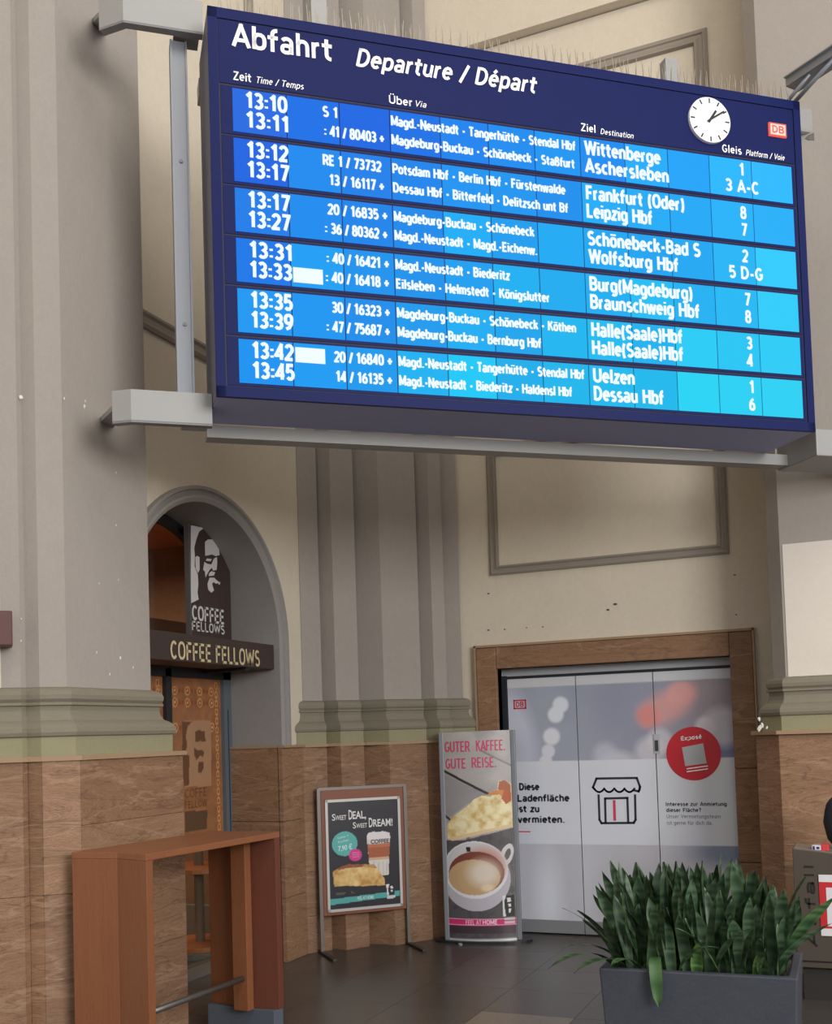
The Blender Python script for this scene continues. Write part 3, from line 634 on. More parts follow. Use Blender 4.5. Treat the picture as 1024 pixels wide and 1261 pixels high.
def rescale(root, k):
    """make a thing k times as large and as far from the eye point, baked into its meshes"""
    root.location = CAM + (Vector(root.location) - CAM) * k; st_ = list(root.children)
    while st_:
        o = st_.pop(); st_ += list(o.children); o.location = Vector(o.location) * k; o.data.transform(Matrix.Scale(k, 4))
KS = 1.05
rescale(pl, KS); rescale(pr_, 1.06)

# ------------------------------------------------------------------ shop front in the arch
XG = XB - TH
FG = Frame((XG, 0), math.pi / 2)
M_frame = mat('blue_grey_door_frame', (92, 101, 110), 0.5); M_dkframe = mat('dark_frame', (38, 38, 42), 0.5)
M_glass = bpy.data.materials.new('shop_glass'); M_glass.use_nodes = True
nt = M_glass.node_tree; nt.nodes.clear(); out = nt.nodes.new('ShaderNodeOutputMaterial'); mx = nt.nodes.new('ShaderNodeMixShader'); tb = nt.nodes.new('ShaderNodeBsdfTransparent'); gb = nt.nodes.new('ShaderNodeBsdfGlossy')
tb.inputs[0].default_value = (0.86, 0.88, 0.88, 1); gb.inputs['Roughness'].default_value = 0.05; mx.inputs[0].default_value = 0.07
nt.links.new(tb.outputs[0], mx.inputs[1]); nt.links.new(gb.outputs[0], mx.inputs[2]); nt.links.new(mx.outputs[0], out.inputs[0])
d1 = structure('door_1', FG.p(6.7, 0))
yj = FG.uv(205, 880)[0]; yr = FG.uv(272, 880)[0]
for nm, a, b in (('stile', yr, YC + RI - 0.005), ('stile', yj - 0.04, yj + 0.03), ('stile', YC - RI + 0.005, YC - RI + 0.08)):
    box(nm, FG, a, b, 0, 2.30, -0.05, 0.03, M_frame if a == yr else M_dkframe, d1)
box('stile_groove', FG, yr + 0.050, yr + 0.060, 0.2, 2.0, 0.03, 0.032, mat('groove_blue', (30, 38, 60), 0.4), d1)
box('rail', FG, YC - RI, YC + RI, 2.24, 2.52, -0.05, 0.03, M_dkframe, d1)
box('threshold', FG, YC - RI, YC + RI, 0.0, 0.05, -0.08, 0.12, mat('threshold_stone', (96, 92, 84), 0.6), d1)
gp = [(y, z) for y, z in arc if z > ZC + 0.001]; gp = [(YC + RI - .01, ZC)] + [(y, z) for y, z in reversed(gp)] + [(YC - RI + .01, ZC)]
polyprism('glass_pane', FG, gp, -0.012, -0.004, M_glass, d1)
box('glass_pane', FG, yj + 0.03, yr, 0.05, 2.24, -0.012, -0.004, M_glass, d1)
box('glass_pane', FG, YC - RI + 0.08, yj - 0.04, 0.05, 2.24, -0.012, -0.004, M_glass, d1)
# arched fanlight frame
V = []; F = []
for y, z in arc:
    for k, nn in ((0.0, -0.03), (0.0, 0.03), (0.07, 0.03), (0.07, -0.03)):
        t_ = Vector((YC - y, ZC - z)).normalized(); V.append(FG.p(y + t_.x * k, z + t_.y * k, nn))
for i in range(NS):
    for j in range(4): F.append((i * 4 + j, i * 4 + (j + 1) % 4, (i + 1) * 4 + (j + 1) % 4, (i + 1) * 4 + j))
mk('fanlight_frame', V, F, M_dkframe, d1)
# patterned foil on the glass
FOIL = mat('printed_foil', attr=True, rough=0.55)
def foil(u0, u1, v0, v1, logo):
    W_, H_ = u1 - u0, v1 - v0; C = Canvas(W_, H_, max(20, int(W_ * 110)), int(H_ * 110), (158, 106, 70))
    nz = C.noise(0.05, 0.05, 3); C.c = C.c * (0.85 + 0.3 * nz[..., None]); C.put((C.noise(0.4, 0.2, 5) - .35) * 1.6, (132, 86, 56))
    for gxx in np.arange(0.08, W_, 0.16 if logo else 0.16):
        for gz in (H_ - 0.10, H_ - 0.19, H_ - 0.38):
            if gz < H_ - 0.15 and abs(gxx - W_ * .5) > 0.42: continue
            for rr, cc in ((0.036, (206, 152, 96)), (0.026, (150, 82, 44)), (0.010, (222, 178, 124))): C.put(C.ell(gxx, gz, rr * .9, rr), cc)
            C.put(C.ell(gxx + .06, gz, .014, .02), (140, 78, 44)); C.put(C.ell(gxx - .06, gz, .014, .02), (140, 78, 44))
    for gz in np.arange(0.05, H_, 0.07):
        C.put(C.ell(W_ - 0.06, gz, .022, .03), (206, 150, 92)); C.put(C.ell(W_ - 0.06, gz, .012, .016), (140, 76, 40))
    if logo:
        a, b = logo; mpx = lambda x, y: (FG.uv(160 + x / 4.267, 800 + y / 4.267)[0] - u0, FG.uv(160 + x / 4.267, 800 + y / 4.267)[1] - v0)
        P = lambda pts: C.poly([mpx(*q) for q in pts]); lt = (170, 130, 98); dk = (106, 70, 46)
        C.put(P([(285, 375), (425, 370), (430, 718), (288, 720)]), lt)
        C.put(P([(275, 378), (330, 375), (305, 400), (295, 450), (300, 500), (296, 540), (312, 560), (312, 710), (288, 718), (275, 640)]), dk)
        C.put(P([(345, 430), (360, 422), (395, 430), (398, 485), (370, 480), (345, 485)]), dk)
        C.put(P([(340, 510), (355, 530), (388, 530), (388, 570), (372, 555), (350, 580), (338, 555)]), dk)
        C.put(P([(360, 590), (388, 590), (388, 620), (376, 650), (360, 645)]), dk)
        C.put(P([(290, 850), (408, 843), (405, 942), (290, 958)]), (92, 68, 48))
    return C.build('printed_foil', lambda x, y: FG.p(u0 + x, v0 + y, -0.002), FOIL, d1)
foil(yj + 0.03, yr, 1.02, 2.24, (0, 0)); foil(YC - RI + 0.08, yj - 0.04, 1.02, 2.24, None)
M_brownink = mat('brown_ink', (122, 80, 50), 0.6)
textpx('COFFE', FG, 228, 255.5, 983, 11, 0.0, M_brownink, d1, bold=.15); textpx('FELLOW', FG, 228, 255.5, 996, 9, 0.0, M_brownink, d1, bold=.15)
# shop room seen through the glass
rm = structure('wall_1')
M_warm = mat('warm_shop_wall', (168, 104, 62), 0.7, noise=((1, 1, 2), 0.4), c2=(140, 84, 52))
M_brown = mat('brown_shop_wall', (112, 84, 62), 0.8, noise=((1, 1, 2), 0.4), c2=(92, 68, 52))
mk('room_face', [(-9, 4.2, 0), (-9, 9.6, 0), (-9, 9.6, 3.9), (-9, 4.2, 3.9)], [(3, 2, 1, 0)], M_warm, rm)
mk('room_face', [(-9, 9.6, 0), (XG - .2, 9.6, 0), (XG - .2, 9.6, 3.9), (-9, 9.6, 3.9)], [(3, 2, 1, 0)], M_brown, rm)
mk('room_face', [(-9, 4.2, 0), (XG - .2, 4.2, 0), (XG - .2, 4.2, 3.9), (-9, 4.2, 3.9)], [(0, 1, 2, 3)], M_brown, rm)
mk('room_ceiling', [(-9, 4.2, 3.9), (XG - .05, 4.2, 3.9), (XG - .05, 9.6, 3.9), (-9, 9.6, 3.9)], [(0, 1, 2, 3)], M_warm, rm)
box('bulkhead', Frame((-6.4, 0), math.pi / 2), 4.2, 9.6, 2.2, 2.98, -0.3, 0, M_brown, rm)
area('shop_lamp', (-7.2, 7.0, 3.6), (-7.2, 7.0, 0), 1.5, 1.5, 260, (1.0, 0.72, 0.45))
# pedestal table and step inside
pb = floor_at(247, 1172)
PT = thing('cafe_table', 'small orange wooden table on grey post inside the shop doorway', 'table', (pb.x, pb.y, 0))
M_orange = wood('orange_wood', (196, 120, 66), (160, 92, 50), (8, 8, 2))
def cyl(name, x, y, z0, z1, r, m, parent, k=28, r2=None, **kk):
    r2 = r if r2 is None else r2
    V = [(x + r * math.cos(2 * math.pi * i / k), y + r * math.sin(2 * math.pi * i / k), z0) for i in range(k)] + [(x + r2 * math.cos(2 * math.pi * i / k), y + r2 * math.sin(2 * math.pi * i / k), z1) for i in range(k)]
    F = [tuple(range(k - 1, -1, -1)), tuple(range(k, 2 * k))] + [(i, (i + 1) % k, k + (i + 1) % k, k + i) for i in range(k)]
    return mk(name, V, F, m, parent, **kk)
cyl('table_top', pb.x, pb.y, 0.68, 0.72, 0.34, M_orange, PT, bevel=0.004)
cyl('post', pb.x, pb.y, 0.09, 0.92, 0.04, mat('post_taupe', (128, 112, 92), 0.6), PT, 16)
cyl('base_disc', pb.x, pb.y, 0.05, 0.09, 0.33, M_orange, PT, bevel=0.004)
cyl('foot', pb.x, pb.y, 0.0, 0.05, 0.36, mat('foot_grey', (110, 106, 96), 0.7), PT)

# projecting shop signs
M_sign = mat('dark_brown_sign', (62, 50, 48), 0.5)
ls = thing('shop_lintel_sign', 'long dark brown sign across the arch with beige COFFEE FELLOWS lettering', 'sign', FB.p(YC, 2.31, -0.1))
box('sign_box', FB, YC - RI + 0.01, YC + RI - 0.02, 2.305, 2.50, -0.34, -0.02, M_sign, ls, bevel=0.004)
textpx('COFFEE FELLOWS', FB, 210, 320, 811, 22.5, -0.016, mat('beige_letter', (206, 190, 150), 0.5), ls, bold=.15)
for y_ in (5.6, 6.9): box('stay_bar', FB, y_, y_ + .03, 2.28, 2.305, -0.44, -0.05, M_dkframe, ls)
FV = Frame((XB - 0.30, 0), math.pi / 2)
va, vt = FV.uv(232, 645); vb = FV.uv(282, 660)[0]
vsn = thing('hanging_portrait_sign', 'upright dark sign in the arch with white face emblem and COFFEE FELLOWS', 'sign', FV.p(va, 2.5))
box('sign_panel', FV, va, vb, 2.502, vt, -0.03, 0.0, M_sign, vsn)
boxes('sign_edge', FV, [(va - 0.012, va, 2.502, vt + 0.01, -0.035, 0.008)], mat('sign_edge_grey', (92, 88, 88), 0.5), vsn)
M_wp = mat('sign_white', (206, 204, 206), 0.6)
sp = lambda pts, base=(160, 590), sc=4.655: [FV.uv(base[0] + x / sc, base[1] + y / sc) for x, y in pts]
for pts in ([(347, 265), (425, 280), (395, 300), (378, 345), (366, 395), (370, 440), (368, 500), (386, 545), (390, 600), (385, 650), (392, 690), (347, 712)],
            [(428, 360), (445, 346), (480, 346), (503, 365), (512, 435), (490, 442), (470, 432), (430, 440)],
            [(425, 475), (440, 485), (465, 490), (480, 455), (497, 447), (498, 480), (495, 520), (475, 525), (468, 508), (455, 520), (440, 545), (432, 564), (428, 530), (418, 520)],
            [(432, 468), (440, 455), (468, 458), (460, 472)],
            [(455, 565), (480, 565), (495, 580), (512, 592), (492, 600), (478, 590), (468, 600), (472, 615), (480, 638), (465, 651), (447, 635), (443, 600)],
            [(452, 540), (465, 528), (487, 535), (478, 553), (450, 556)],
            [(373, 448), (383, 440), (397, 448), (397, 520), (388, 538), (375, 510)], [(505, 590), (516, 590), (513, 605), (506, 604)]):
    polyprism('face_emblem', FV, sp(pts), 0.001, 0.003, M_wp, vsn)
textpx('COFFEE', FV, 236.5, 276.5, 763, 18, 0.002, M_wp, vsn, bold=.17); textpx('FELLOWS', FV, 236.5, 276.5, 776, 11.5, 0.002, M_wp, vsn, bold=.17)

# ------------------------------------------------------------------ vacant shop doors with printed film
FLf = Frame((0, YL), 0.0)
d2 = structure('door_2', (-1.95, YL, 0))
M_leaf = mat('grey_door_leaf', (196, 198, 204), 0.5); M_dark = mat('gap_and_shade', (30, 34, 44), 0.6)
box('head_rail', FLf, op0, op1, 2.235, optop, -0.04, 0.0, mat('head_grey', (170, 174, 182), 0.4), d2)
box('gap_and_shade', FLf, op0, op1, 2.215, 2.235, -0.05, -0.01, M_dark, d2)
box('gap_and_shade', FLf, op0, op0 + 0.045, 0.0, 2.24, -0.05, 0.02, M_dark, d2)  # dark strip painting the shadow line down the left jamb
box('backing', FLf, op0, op1, 0.0, 2.24, -0.09, -0.06, M_dark, d2)
jx = [op0 + 0.045, FLf.uv(708, 830)[0], FLf.uv(803, 826)[0], op1]
FILM = mat('door_film', attr=True, rough=0.4)
filmz0 = FLf.uv(640, 1131)[1]; filmz1 = FLf.uv(640, 848)[1]; wz1 = FLf.uv(700, 937)[1]; wz0 = FLf.uv(700, 1040)[1]
doors = []
for i in range(3):
    u0, u1 = jx[i] + 0.004, jx[i + 1] - 0.004
    lf = box('door_leaf', FLf, u0, u1, 0.012, 2.21, -0.05, 0.0, M_leaf, d2); doors.append(lf)
    box('top_strip', FLf, u0, u1, filmz1 + 0.006, 2.20, 0, 0.006, mat('top_strip_grey', (206, 208, 214), 0.4), lf)
    W_, H_ = u1 - u0, filmz1 - filmz0; C = Canvas(W_, H_, 70, 200, (190, 190, 200))
    PXY = lambda x, y: (FLf.uv(x, y)[0] - u0, FLf.uv(x, y)[1] - filmz0)
    t = C.Y / H_
    C.c = np.array((214, 214, 224.))[None, None] * np.ones_like(C.c)
    C.put((t > .62) * 1.0, (166, 172, 190)); C.put(np.clip((C.X + u0 + 2.3) / 1.4, 0, 1) * (t > .62), (184, 170, 176))
    C.put(np.clip((C.noise(.6, .5, 11 + i) - .4) * 1.4, 0, .6) * (t > .62), (142, 150, 174))
    def blob(x, y, r, c, soft=.35, k=1.0, ry=None, rot=0.0):
        cx, cy = PXY(x, y); C.put(C.ell(cx, cy, r / 135, (ry or r) / 135, rot, soft) * k, c)
    blob(635, 905, 22, (205, 208, 224), .8, .9, 62, 0.25); blob(800, 868, 70, (140, 146, 172), .9, .6); blob(890, 920, 30, (104, 118, 168), 1.2, .7, 18); blob(880, 850, 38, (158, 138, 146), .9, .6)
    blob(690, 868, 9.5, (226, 232, 244)); blob(684, 880, 9.5, (226, 232, 244)); blob(679, 907, 10, (228, 230, 240)); blob(675, 925, 8, (222, 224, 236)); blob(672, 938, 8, (222, 224, 236))
    for x, y, r in ((800, 880, 15), (818, 872, 18), (835, 862, 16), (845, 852, 12)): blob(x, y, r, (228, 164, 162), .8, .75)
    blob(798, 882, 12, (230, 142, 138), .7, .8); blob(836, 853, 13, (232, 170, 166), .6, .7)
    blob(760, 938, 20, (212, 212, 224), .7, .8, 12); blob(745, 930, 14, (206, 208, 222), .7, .7); blob(800, 925, 16, (216, 212, 222), .6, .8); blob(868, 895, 11, (222, 218, 226), .5, .9); blob(890, 895, 22, (216, 212, 222), .5, .8); blob(812, 912, 14, (220, 216, 226), .5, .7)
    C.put(((C.Y + filmz0 > wz0) & (C.Y + filmz0 < wz1)) * 1.0, (222, 226, 238))
    lowm = (C.Y + filmz0 < wz0) * 1.0
    C.put(lowm, (196, 196, 208)); C.put(lowm * np.clip((C.noise(.5, .8, 31) - .35) * 1.5, 0, .8), (210, 212, 224)); C.put(lowm * C.ell(*PXY(895, 1050), .25, .1, 0, 1.0), (140, 150, 176)); C.put(lowm * C.ell(*PXY(675, 1110), .12, .35, 0, 1.2) * .7, (226, 232, 244))
    C.build('printed_film', lambda x, y: FLf.p(u0 + x, filmz0 + y, 0.004), FILM, lf)
    box('kick_plate', FLf, u0, u1, 0.014, filmz0 - 0.004, 0, 0.006, mat('kick_grey', (150, 152, 158), 0.35, metal=.3), lf)
M_ink = mat('black_ink', (40, 42, 52), 0.6); M_red = mat('red_print', (206, 36, 60), 0.5); M_greyink = mat('grey_ink', (128, 130, 142), 0.6); M_pink = mat('pink_print', (218, 60, 100), 0.5)
for s, x0, x1, y in (("Diese", 639, 664, 973), ("Ladenfläche", 637, 701, 987), ("ist zu", 636, 664, 1000), ("vermieten.", 637, 695, 1013)):
    textpx(s, FLf, x0, x1, y, 8.3, 0.006, M_ink, doors[0], bold=.25)
ua, va = FLf.uv(642, 1024); box('red_rule', FLf, ua - .05, u_at(FLf, 653, va), va - .005, va + .005, 0.004, 0.006, M_pink, doors[0])
ua, va = FLf.uv(632.5, 873.5); ub = u_at(FLf, 648, va); vt = FLf.uv(632.5, 862)[1]; th = 0.012
boxes('emblem', FLf, [(ua, ub, va, va + th, .004, .006), (ua, ub, vt - th, vt, .004, .006), (ua, ua + th, va, vt, .004, .006), (ub - th, ub, va, vt, .004, .006)], M_red, doors[0])
stroketext('DB', FLf, ua + .022, ub - .022, va + .020, vt - va - .04, .006, M_red, doors[0], bold=.2)
# shop pictogram
def stroke(name, pts, wd, m, parent, closed=False, n=0.0055):
    P = [Vector(FLf.uv(*p)) for p in pts]; V = []; F = []
    if closed: P.append(P[0])
    for i in range(len(P) - 1):
        a, b = P[i], P[i + 1]; d = (b - a).normalized(); q = Vector((-d.y, d.x)) * wd / 2; a2 = a - d * wd * .4; b2 = b + d * wd * .4; o = len(V)
        V += [FLf.p(*(a2 - q), n), FLf.p(*(b2 - q), n), FLf.p(*(b2 + q), n), FLf.p(*(a2 + q), n)]; F.append((o, o + 1, o + 2, o + 3))
    return mk(name, V, F, m, parent)
cp = lambda x, y: (570 + x / 2.768, 760 + y / 2.768)
def arcpts(cx, cy, rx, ry, a0, a1, k=8): return [cp(cx + rx * math.cos(math.radians(a0 + (a1 - a0) * i / k)), cy + ry * math.sin(math.radians(a0 + (a1 - a0) * i / k))) for i in range(k + 1)]
sw = 0.019
stroke('pictogram', [cp(*q) for q in ((447, 585), (443, 580), (455, 550), (592, 548), (603, 578), (601, 588))], sw, M_ink, doors[1])
for cx in (464, 498, 533, 567): stroke('pictogram', arcpts(cx + 1, 583, 17, 14, 180, 0)[::-1] if False else [cp(cx - 17 + 34 * i / 8, 584 + 12 * math.sin(math.pi * i / 8) ** .8) for i in range(9)], sw * .85, M_ink, doors[1])
stroke('pictogram', [cp(584, 590), cp(598, 594), cp(602, 586)], sw, M_ink, doors[1])
stroke('pictogram', [cp(*q) for q in ((462, 607), (465, 690), (472, 702), (582, 701), (588, 690), (586, 607))], sw, M_ink, doors[1])
stroke('pictogram', [cp(*q) for q in ((486, 700), (484, 618), (560, 616), (563, 700))], sw, M_ink, doors[1])
stroke('pictogram_bar', [cp(515, 627), cp(517, 690)], sw * 1.2, M_pink, doors[1])
# lock plate and red sticker
ua, va = FLf.uv(800.5, 928); ub = u_at(FLf, 803, va); uc = u_at(FLf, 813, va); vt = FLf.uv(801, 904)[1]
lk = box('lock_plate', FLf, u_at(FLf, 805, va) + .004, uc, va, vt, 0.006, 0.014, mat('lock_plate_grey', (186, 186, 192), 0.4), doors[2])
box('lock', FLf, u_at(FLf, 807, va), u_at(FLf, 811, va), va + .02, va + .11, 0.014, 0.02, mat('lock_dark', (70, 74, 80), 0.4, metal=.4), lk)
cu2, cv2 = FLf.uv(853.5, 928, .006); RS = 0.216
stk = disc('red_sticker', FLf, cu2, cv2, RS + .004, 0.004, 0.006, mat('sticker_red', (204, 34, 52), 0.45), doors[2])
textpx('Exposé', FLf, 838, 864, 912, 5, 0.008, M_white_letter, doors[2], bold=.2, slope=.08)
FQ = Frame((0, YL), 0.0)
q = [FLf.uv(*cp(*p)) for p in ((746, 444), (818, 430), (830, 498), (757, 508))]
polyprism('code_field', FLf, q, 0.006, 0.0075, mat('field_grey', (188, 190, 196), 0.6), doors[2], label='plain grey square on the sticker')
for y0 in (513, 523): 
    a_ = FLf.uv(*cp(762, y0 + 2)); b_ = FLf.uv(*cp(834, y0 - 8)); polyprism('sticker_line', FLf, [a_, b_, (b_[0], b_[1] - .009), (a_[0], a_[1] - .009)], 0.006, 0.0075, M_white_letter, doors[2])
for s, x0, x1, y, cc, bo in (("Interesse zur Anmietung", 819.5, 894.5, 992.5, M_ink, .2), ("dieser Fläche?", 820, 863, 999.8, M_ink, .2), ("Unser Vermietungsteam", 820.5, 887, 1007.5, M_greyink, .13), ("ist gerne für dich da.", 821, 877, 1015.5, M_greyink, .13)):
    textpx(s, FLf, x0, x1, y, 4.6, 0.006, cc, doors[2], bold=bo)

# ------------------------------------------------------------------ curved advertising column
bl = floor_at(550, 1160); br = floor_at(641, 1160)
ba = math.atan2(br.y - bl.y, br.x - bl.x); FA = Frame((bl.x, bl.y), ba); BWd = (br - bl).length; BH = 1.765
ad = thing('advertising_display', 'tall curved silver poster display of coffee cup and cake, GUTER KAFFEE', 'display stand', FA.p(BWd / 2, 0, 0))
bul = 0.075
def warp(u, v, n=0.0):
    t = (u / BWd) * 2 - 1; return FA.p(u, v, bul * (1 - t * t) + n)
K = 18
pl_ = [warp(BWd * i / K, 0) for i in range(K + 1)] + [FA.p(BWd * (1 - i / K), 0, -0.05 - 0.075 * (1 - (2 * (1 - i / K) - 1) ** 2)) for i in range(K + 1)]
prism('display_body', [(p.x, p.y) for p in pl_], 0.02, BH, mat('silver_body', (150, 150, 154), 0.4, metal=.4), ad)
for u0, u1 in ((-0.012, 0.028), (BWd - 0.028, BWd + 0.012)): box('side_rail', FA, u0, u1, 0.02, BH, -0.06, 0.022, M_alu, ad, bevel=0.006)
base = [FA.p(BWd / 2 + (BWd / 2 + .10) * math.cos(a), 0, -0.03 + 0.14 * math.sin(a)) for a in np.linspace(0, 2 * math.pi, 36, endpoint=False)]
prism('base_plate', [(p.x, p.y) for p in reversed(base)][::-1], 0.0, 0.022, mat('base_dark', (52, 52, 56), 0.35, metal=.4), ad)
rimp = [warp(BWd * i / K, 0, .004) for i in range(K + 1)]
pz0, pz1 = 0.045, BH - 0.004; PW, PH = BWd - 0.056, pz1 - pz0
C = Canvas(PW, PH, 120, 350, (176, 172, 172))
S = lambda x, y: (PW * (x - 110) / 650.0, (PH * (1 - (y - 95) / (2085.0 - 0))))   # from close-up view coordinates (946 px wide, lower view offset by 1025)
gn = C.noise(.18, .10, 2); C.c = C.c * (0.88 + .25 * gn[..., None])
P = lambda pts: C.poly([S(*q) for q in pts])
C.put(P([(500, 290), (760, 460), (760, 640), (640, 590), (520, 700), (100, 480), (100, 95), (400, 95)]) * .5, (186, 182, 180))
C.put(P([(105, 520), (520, 740), (330, 830), (150, 960), (105, 950)]) * .75, (150, 148, 152))
C.put(C.line(*S(110, 490), *S(535, 730), .022), (60, 54, 56)); C.put(C.line(*S(108, 950), *S(150, 985), .018), (60, 54, 56)); C.put(C.line(*S(480, 290), *S(760, 450), .014), (134, 130, 130))
C.put(P([(105, 1200), (260, 1200), (760, 1080), (760, 2200), (105, 2200)]), (92, 88, 92)); C.put(P([(600, 1350), (760, 1300), (760, 1900), (640, 1800)]) * .8, (110, 106, 108))
C.put(np.clip((C.noise(.05, .05, 9) - .5) * 3, 0, .5) * P([(105, 1200), (760, 1080), (760, 2200), (105, 2200)]), (66, 62, 68))
cake = P([(120, 1040), (190, 950), (330, 850), (400, 780), (480, 745), (560, 760), (600, 700), (760, 820), (760, 1060), (560, 1110), (165, 1200), (125, 1180)])
cake = np.maximum(cake, P([(620, 700), (640, 600), (700, 600), (760, 640), (760, 830)]))
n1 = C.noise(.07, .06, 4); C.put(cake, (226, 204, 150)); C.put(cake * np.clip((n1 - .42) * 4, 0, 1), (244, 232, 192)); C.put(cake * np.clip((.44 - n1) * 5, 0, .8), (208, 170, 104))
C.put(P([(140, 1165), (400, 1110), (760, 1040), (760, 1075), (560, 1110), (165, 1205)]), (226, 200, 160))
C.put(P([(500, 745), (600, 700), (700, 680), (740, 720), (700, 800), (640, 740)]), (214, 140, 72)); C.put(P([(630, 690), (645, 605), (700, 600), (745, 640), (752, 790), (690, 700)]), (176, 92, 54)); C.put(P([(690, 690), (752, 720), (750, 810), (700, 840), (660, 780)]), (188, 92, 50))
ox = 1025
def E(cx, cy, rx, ry, rot=0.0, soft=0.0): 
    x, y = S(cx, cy + ox); return C.ell(x, y, rx * PW / 650, ry * PH / 2085, rot, soft)
C.put(E(690, 330, 58, 120, -0.35), (214, 212, 214)); C.put(E(700, 320, 26, 60, -0.35), (100, 92, 96)); 
C.put(E(390, 560, 330, 325, 0), (188, 184, 196)); C.put(E(385, 470, 315, 290), (222, 222, 228)); C.put(E(385, 455, 295, 262), (206, 206, 210))
C.put(E(470, 440, 200, 190, 0, .5) , (196, 150, 140)); C.put(E(395, 500, 270, 215), (126, 70, 58)); C.put(E(372, 545, 252, 180), (196, 164, 126)); C.put(E(470, 500, 150, 130, 0, .9), (222, 210, 196)); C.put(E(500, 650, 60, 40, 0, .8), (228, 206, 180))
C.put(P([(305, ox + 238), (345, ox + 235), (348, ox + 288), (308, ox + 288)]), (50, 46, 46))
C.put(P([(105, ox + 958), (760, ox + 958), (760, ox + 1030), (105, ox + 1030)]), (206, 58, 118)); C.put(P([(105, ox + 962), (760, ox + 962), (760, ox + 966), (105, ox + 966)]), (240, 180, 210)); C.put(P([(105, ox + 1022), (760, ox + 1022), (760, ox + 1026), (105, ox + 1026)]), (240, 180, 210))
C.put(P([(105, ox + 1030), (760, ox + 1030), (760, ox + 1110), (105, ox + 1110)]), (70, 58, 66))
C.put(P([(655, ox + 735), (745, ox + 730), (748, ox + 940), (655, ox + 945)]), (34, 32, 34)); C.put(P([(638, ox + 735), (672, ox + 733), (655, ox + 780), (655, ox + 860), (665, ox + 945), (638, ox + 945)]), (224, 224, 226))
for pts in ([(678, 760), (710, 755), (718, 795), (680, 800)], [(685, 815), (715, 815), (712, 850), (695, 848)], [(692, 868), (714, 866), (708, 905), (694, 905)]): C.put(P([(x, y + ox) for x, y in pts]), (226, 226, 226))
for y in (955, 990): C.put(P([(650, ox + y), (745, ox + y), (745, ox + y + 26), (650, ox + y + 26)]), (206, 200, 204))
PRT = mat('poster_print', attr=True, rough=0.35)
pst = C.build('curved_poster', lambda x, y: warp(0.028 + x, pz0 + y, 0.003), PRT, ad)
def adtext(s, x0, x1, y, cap, m, bold=.01):
    a, b = S(x0, y), S(x1, y); stroketext(s, FA, .028 + a[0], .028 + b[0], pz0 + a[1], cap * PH / 2085, 0.005, m, pst, bold=.13 if bold < .02 else .2, warp=warp)
M_mag = mat('magenta_letters', (206, 70, 110), 0.5)
adtext('GUTER', 122, 378, 298, 108, M_mag); adtext('KAFFEE.', 435, 712, 294, 108, M_mag); adtext('GUTE', 125, 335, 468, 104, M_mag); adtext('REISE.', 388, 622, 462, 104, M_mag)
adtext('FEEL AT', 278, 430, ox + 1018, 44, mat('pink_white', (244, 206, 224), 0.5)); adtext('HOME', 442, 585, ox + 1016, 44, MATS['pink_white'], .03)
V = []; F = []
for i, p in enumerate(rimp): V += [p + Vector((0, 0, .022)), p + Vector((0, 0, .036))]
for i in range(K): F.append((2 * i, 2 * i + 2, 2 * i + 3, 2 * i + 1))
mk('lower_trim', V, F, mat('bright_trim', (214, 214, 218), 0.3, metal=.3), ad)
cyl('levelling_foot', *(FA.p(0.13, 0, 0.13))[:2], 0.0, 0.015, 0.018, M_beam, ad, 12)

# ------------------------------------------------------------------ poster stand
a_, b_ = floor_at(397, 1174.5), floor_at(503.5, 1163)
sa = math.atan2(b_.y - a_.y, b_.x - a_.x); FS2 = Frame((a_.x, a_.y), sa); SWd = (b_ - a_).length
ps = thing('poster_stand', 'brown framed poster stand with black SWEET DEAL cake and latte poster', 'sign', FS2.p(SWd / 2, 0, 0))
SP = mat('stand_post_grey', (120, 114, 110), 0.4, metal=.5)
for u in (0.0, SWd): box('post', FS2, u - 0.014, u + 0.014, 0.02, 1.335, -0.014, 0.014, SP, ps)
for u in (0.0, SWd): box('foot_bar', FS2, u - 0.018, u + 0.018, 0.0, 0.022, -0.10, 0.36, mat('foot_bar_dark', (74, 68, 64), 0.5, metal=.3), ps, bevel=0.004)
boxes('top_bar', FS2, [(0, SWd, 1.318, 1.342, -0.012, 0.012)], SP, ps)
fz0 = 0.30; fz1 = 1.318
RB = mat('red_brown_frame', (128, 76, 54), 0.5)
box('frame_board', FS2, 0.016, SWd - 0.016, fz0, fz1, -0.02, 0.012, RB, ps, bevel=0.004)
_, q1 = FS2.uv(405, 985, .02); qz0 = FS2.uv(405, 1124, .02)[1]; qu0 = FS2.uv(401.5, 1050, .02)[0]; qu1 = FS2.uv(494, 1050, .02)[0]
qz1 = q1
boxes('snap_frame', FS2, [(qu0, qu1, qz0, qz0 + .022, .012, .024), (qu0, qu1, qz1 - .022, qz1, .012, .024), (qu0, qu0 + .022, qz0, qz1, .012, .024), (qu1 - .022, qu1, qz0, qz1, .012, .024)], mat('pale_snap_frame', (196, 194, 192), 0.35, metal=.2), ps)
pw, ph = qu1 - qu0 - .044, qz1 - qz0 - .044
C = Canvas(pw, ph, 110, 160, (38, 38, 48))
C.put(np.clip((C.noise(.4, .4, 8) - .5) * .6, 0, .4), (52, 52, 62))
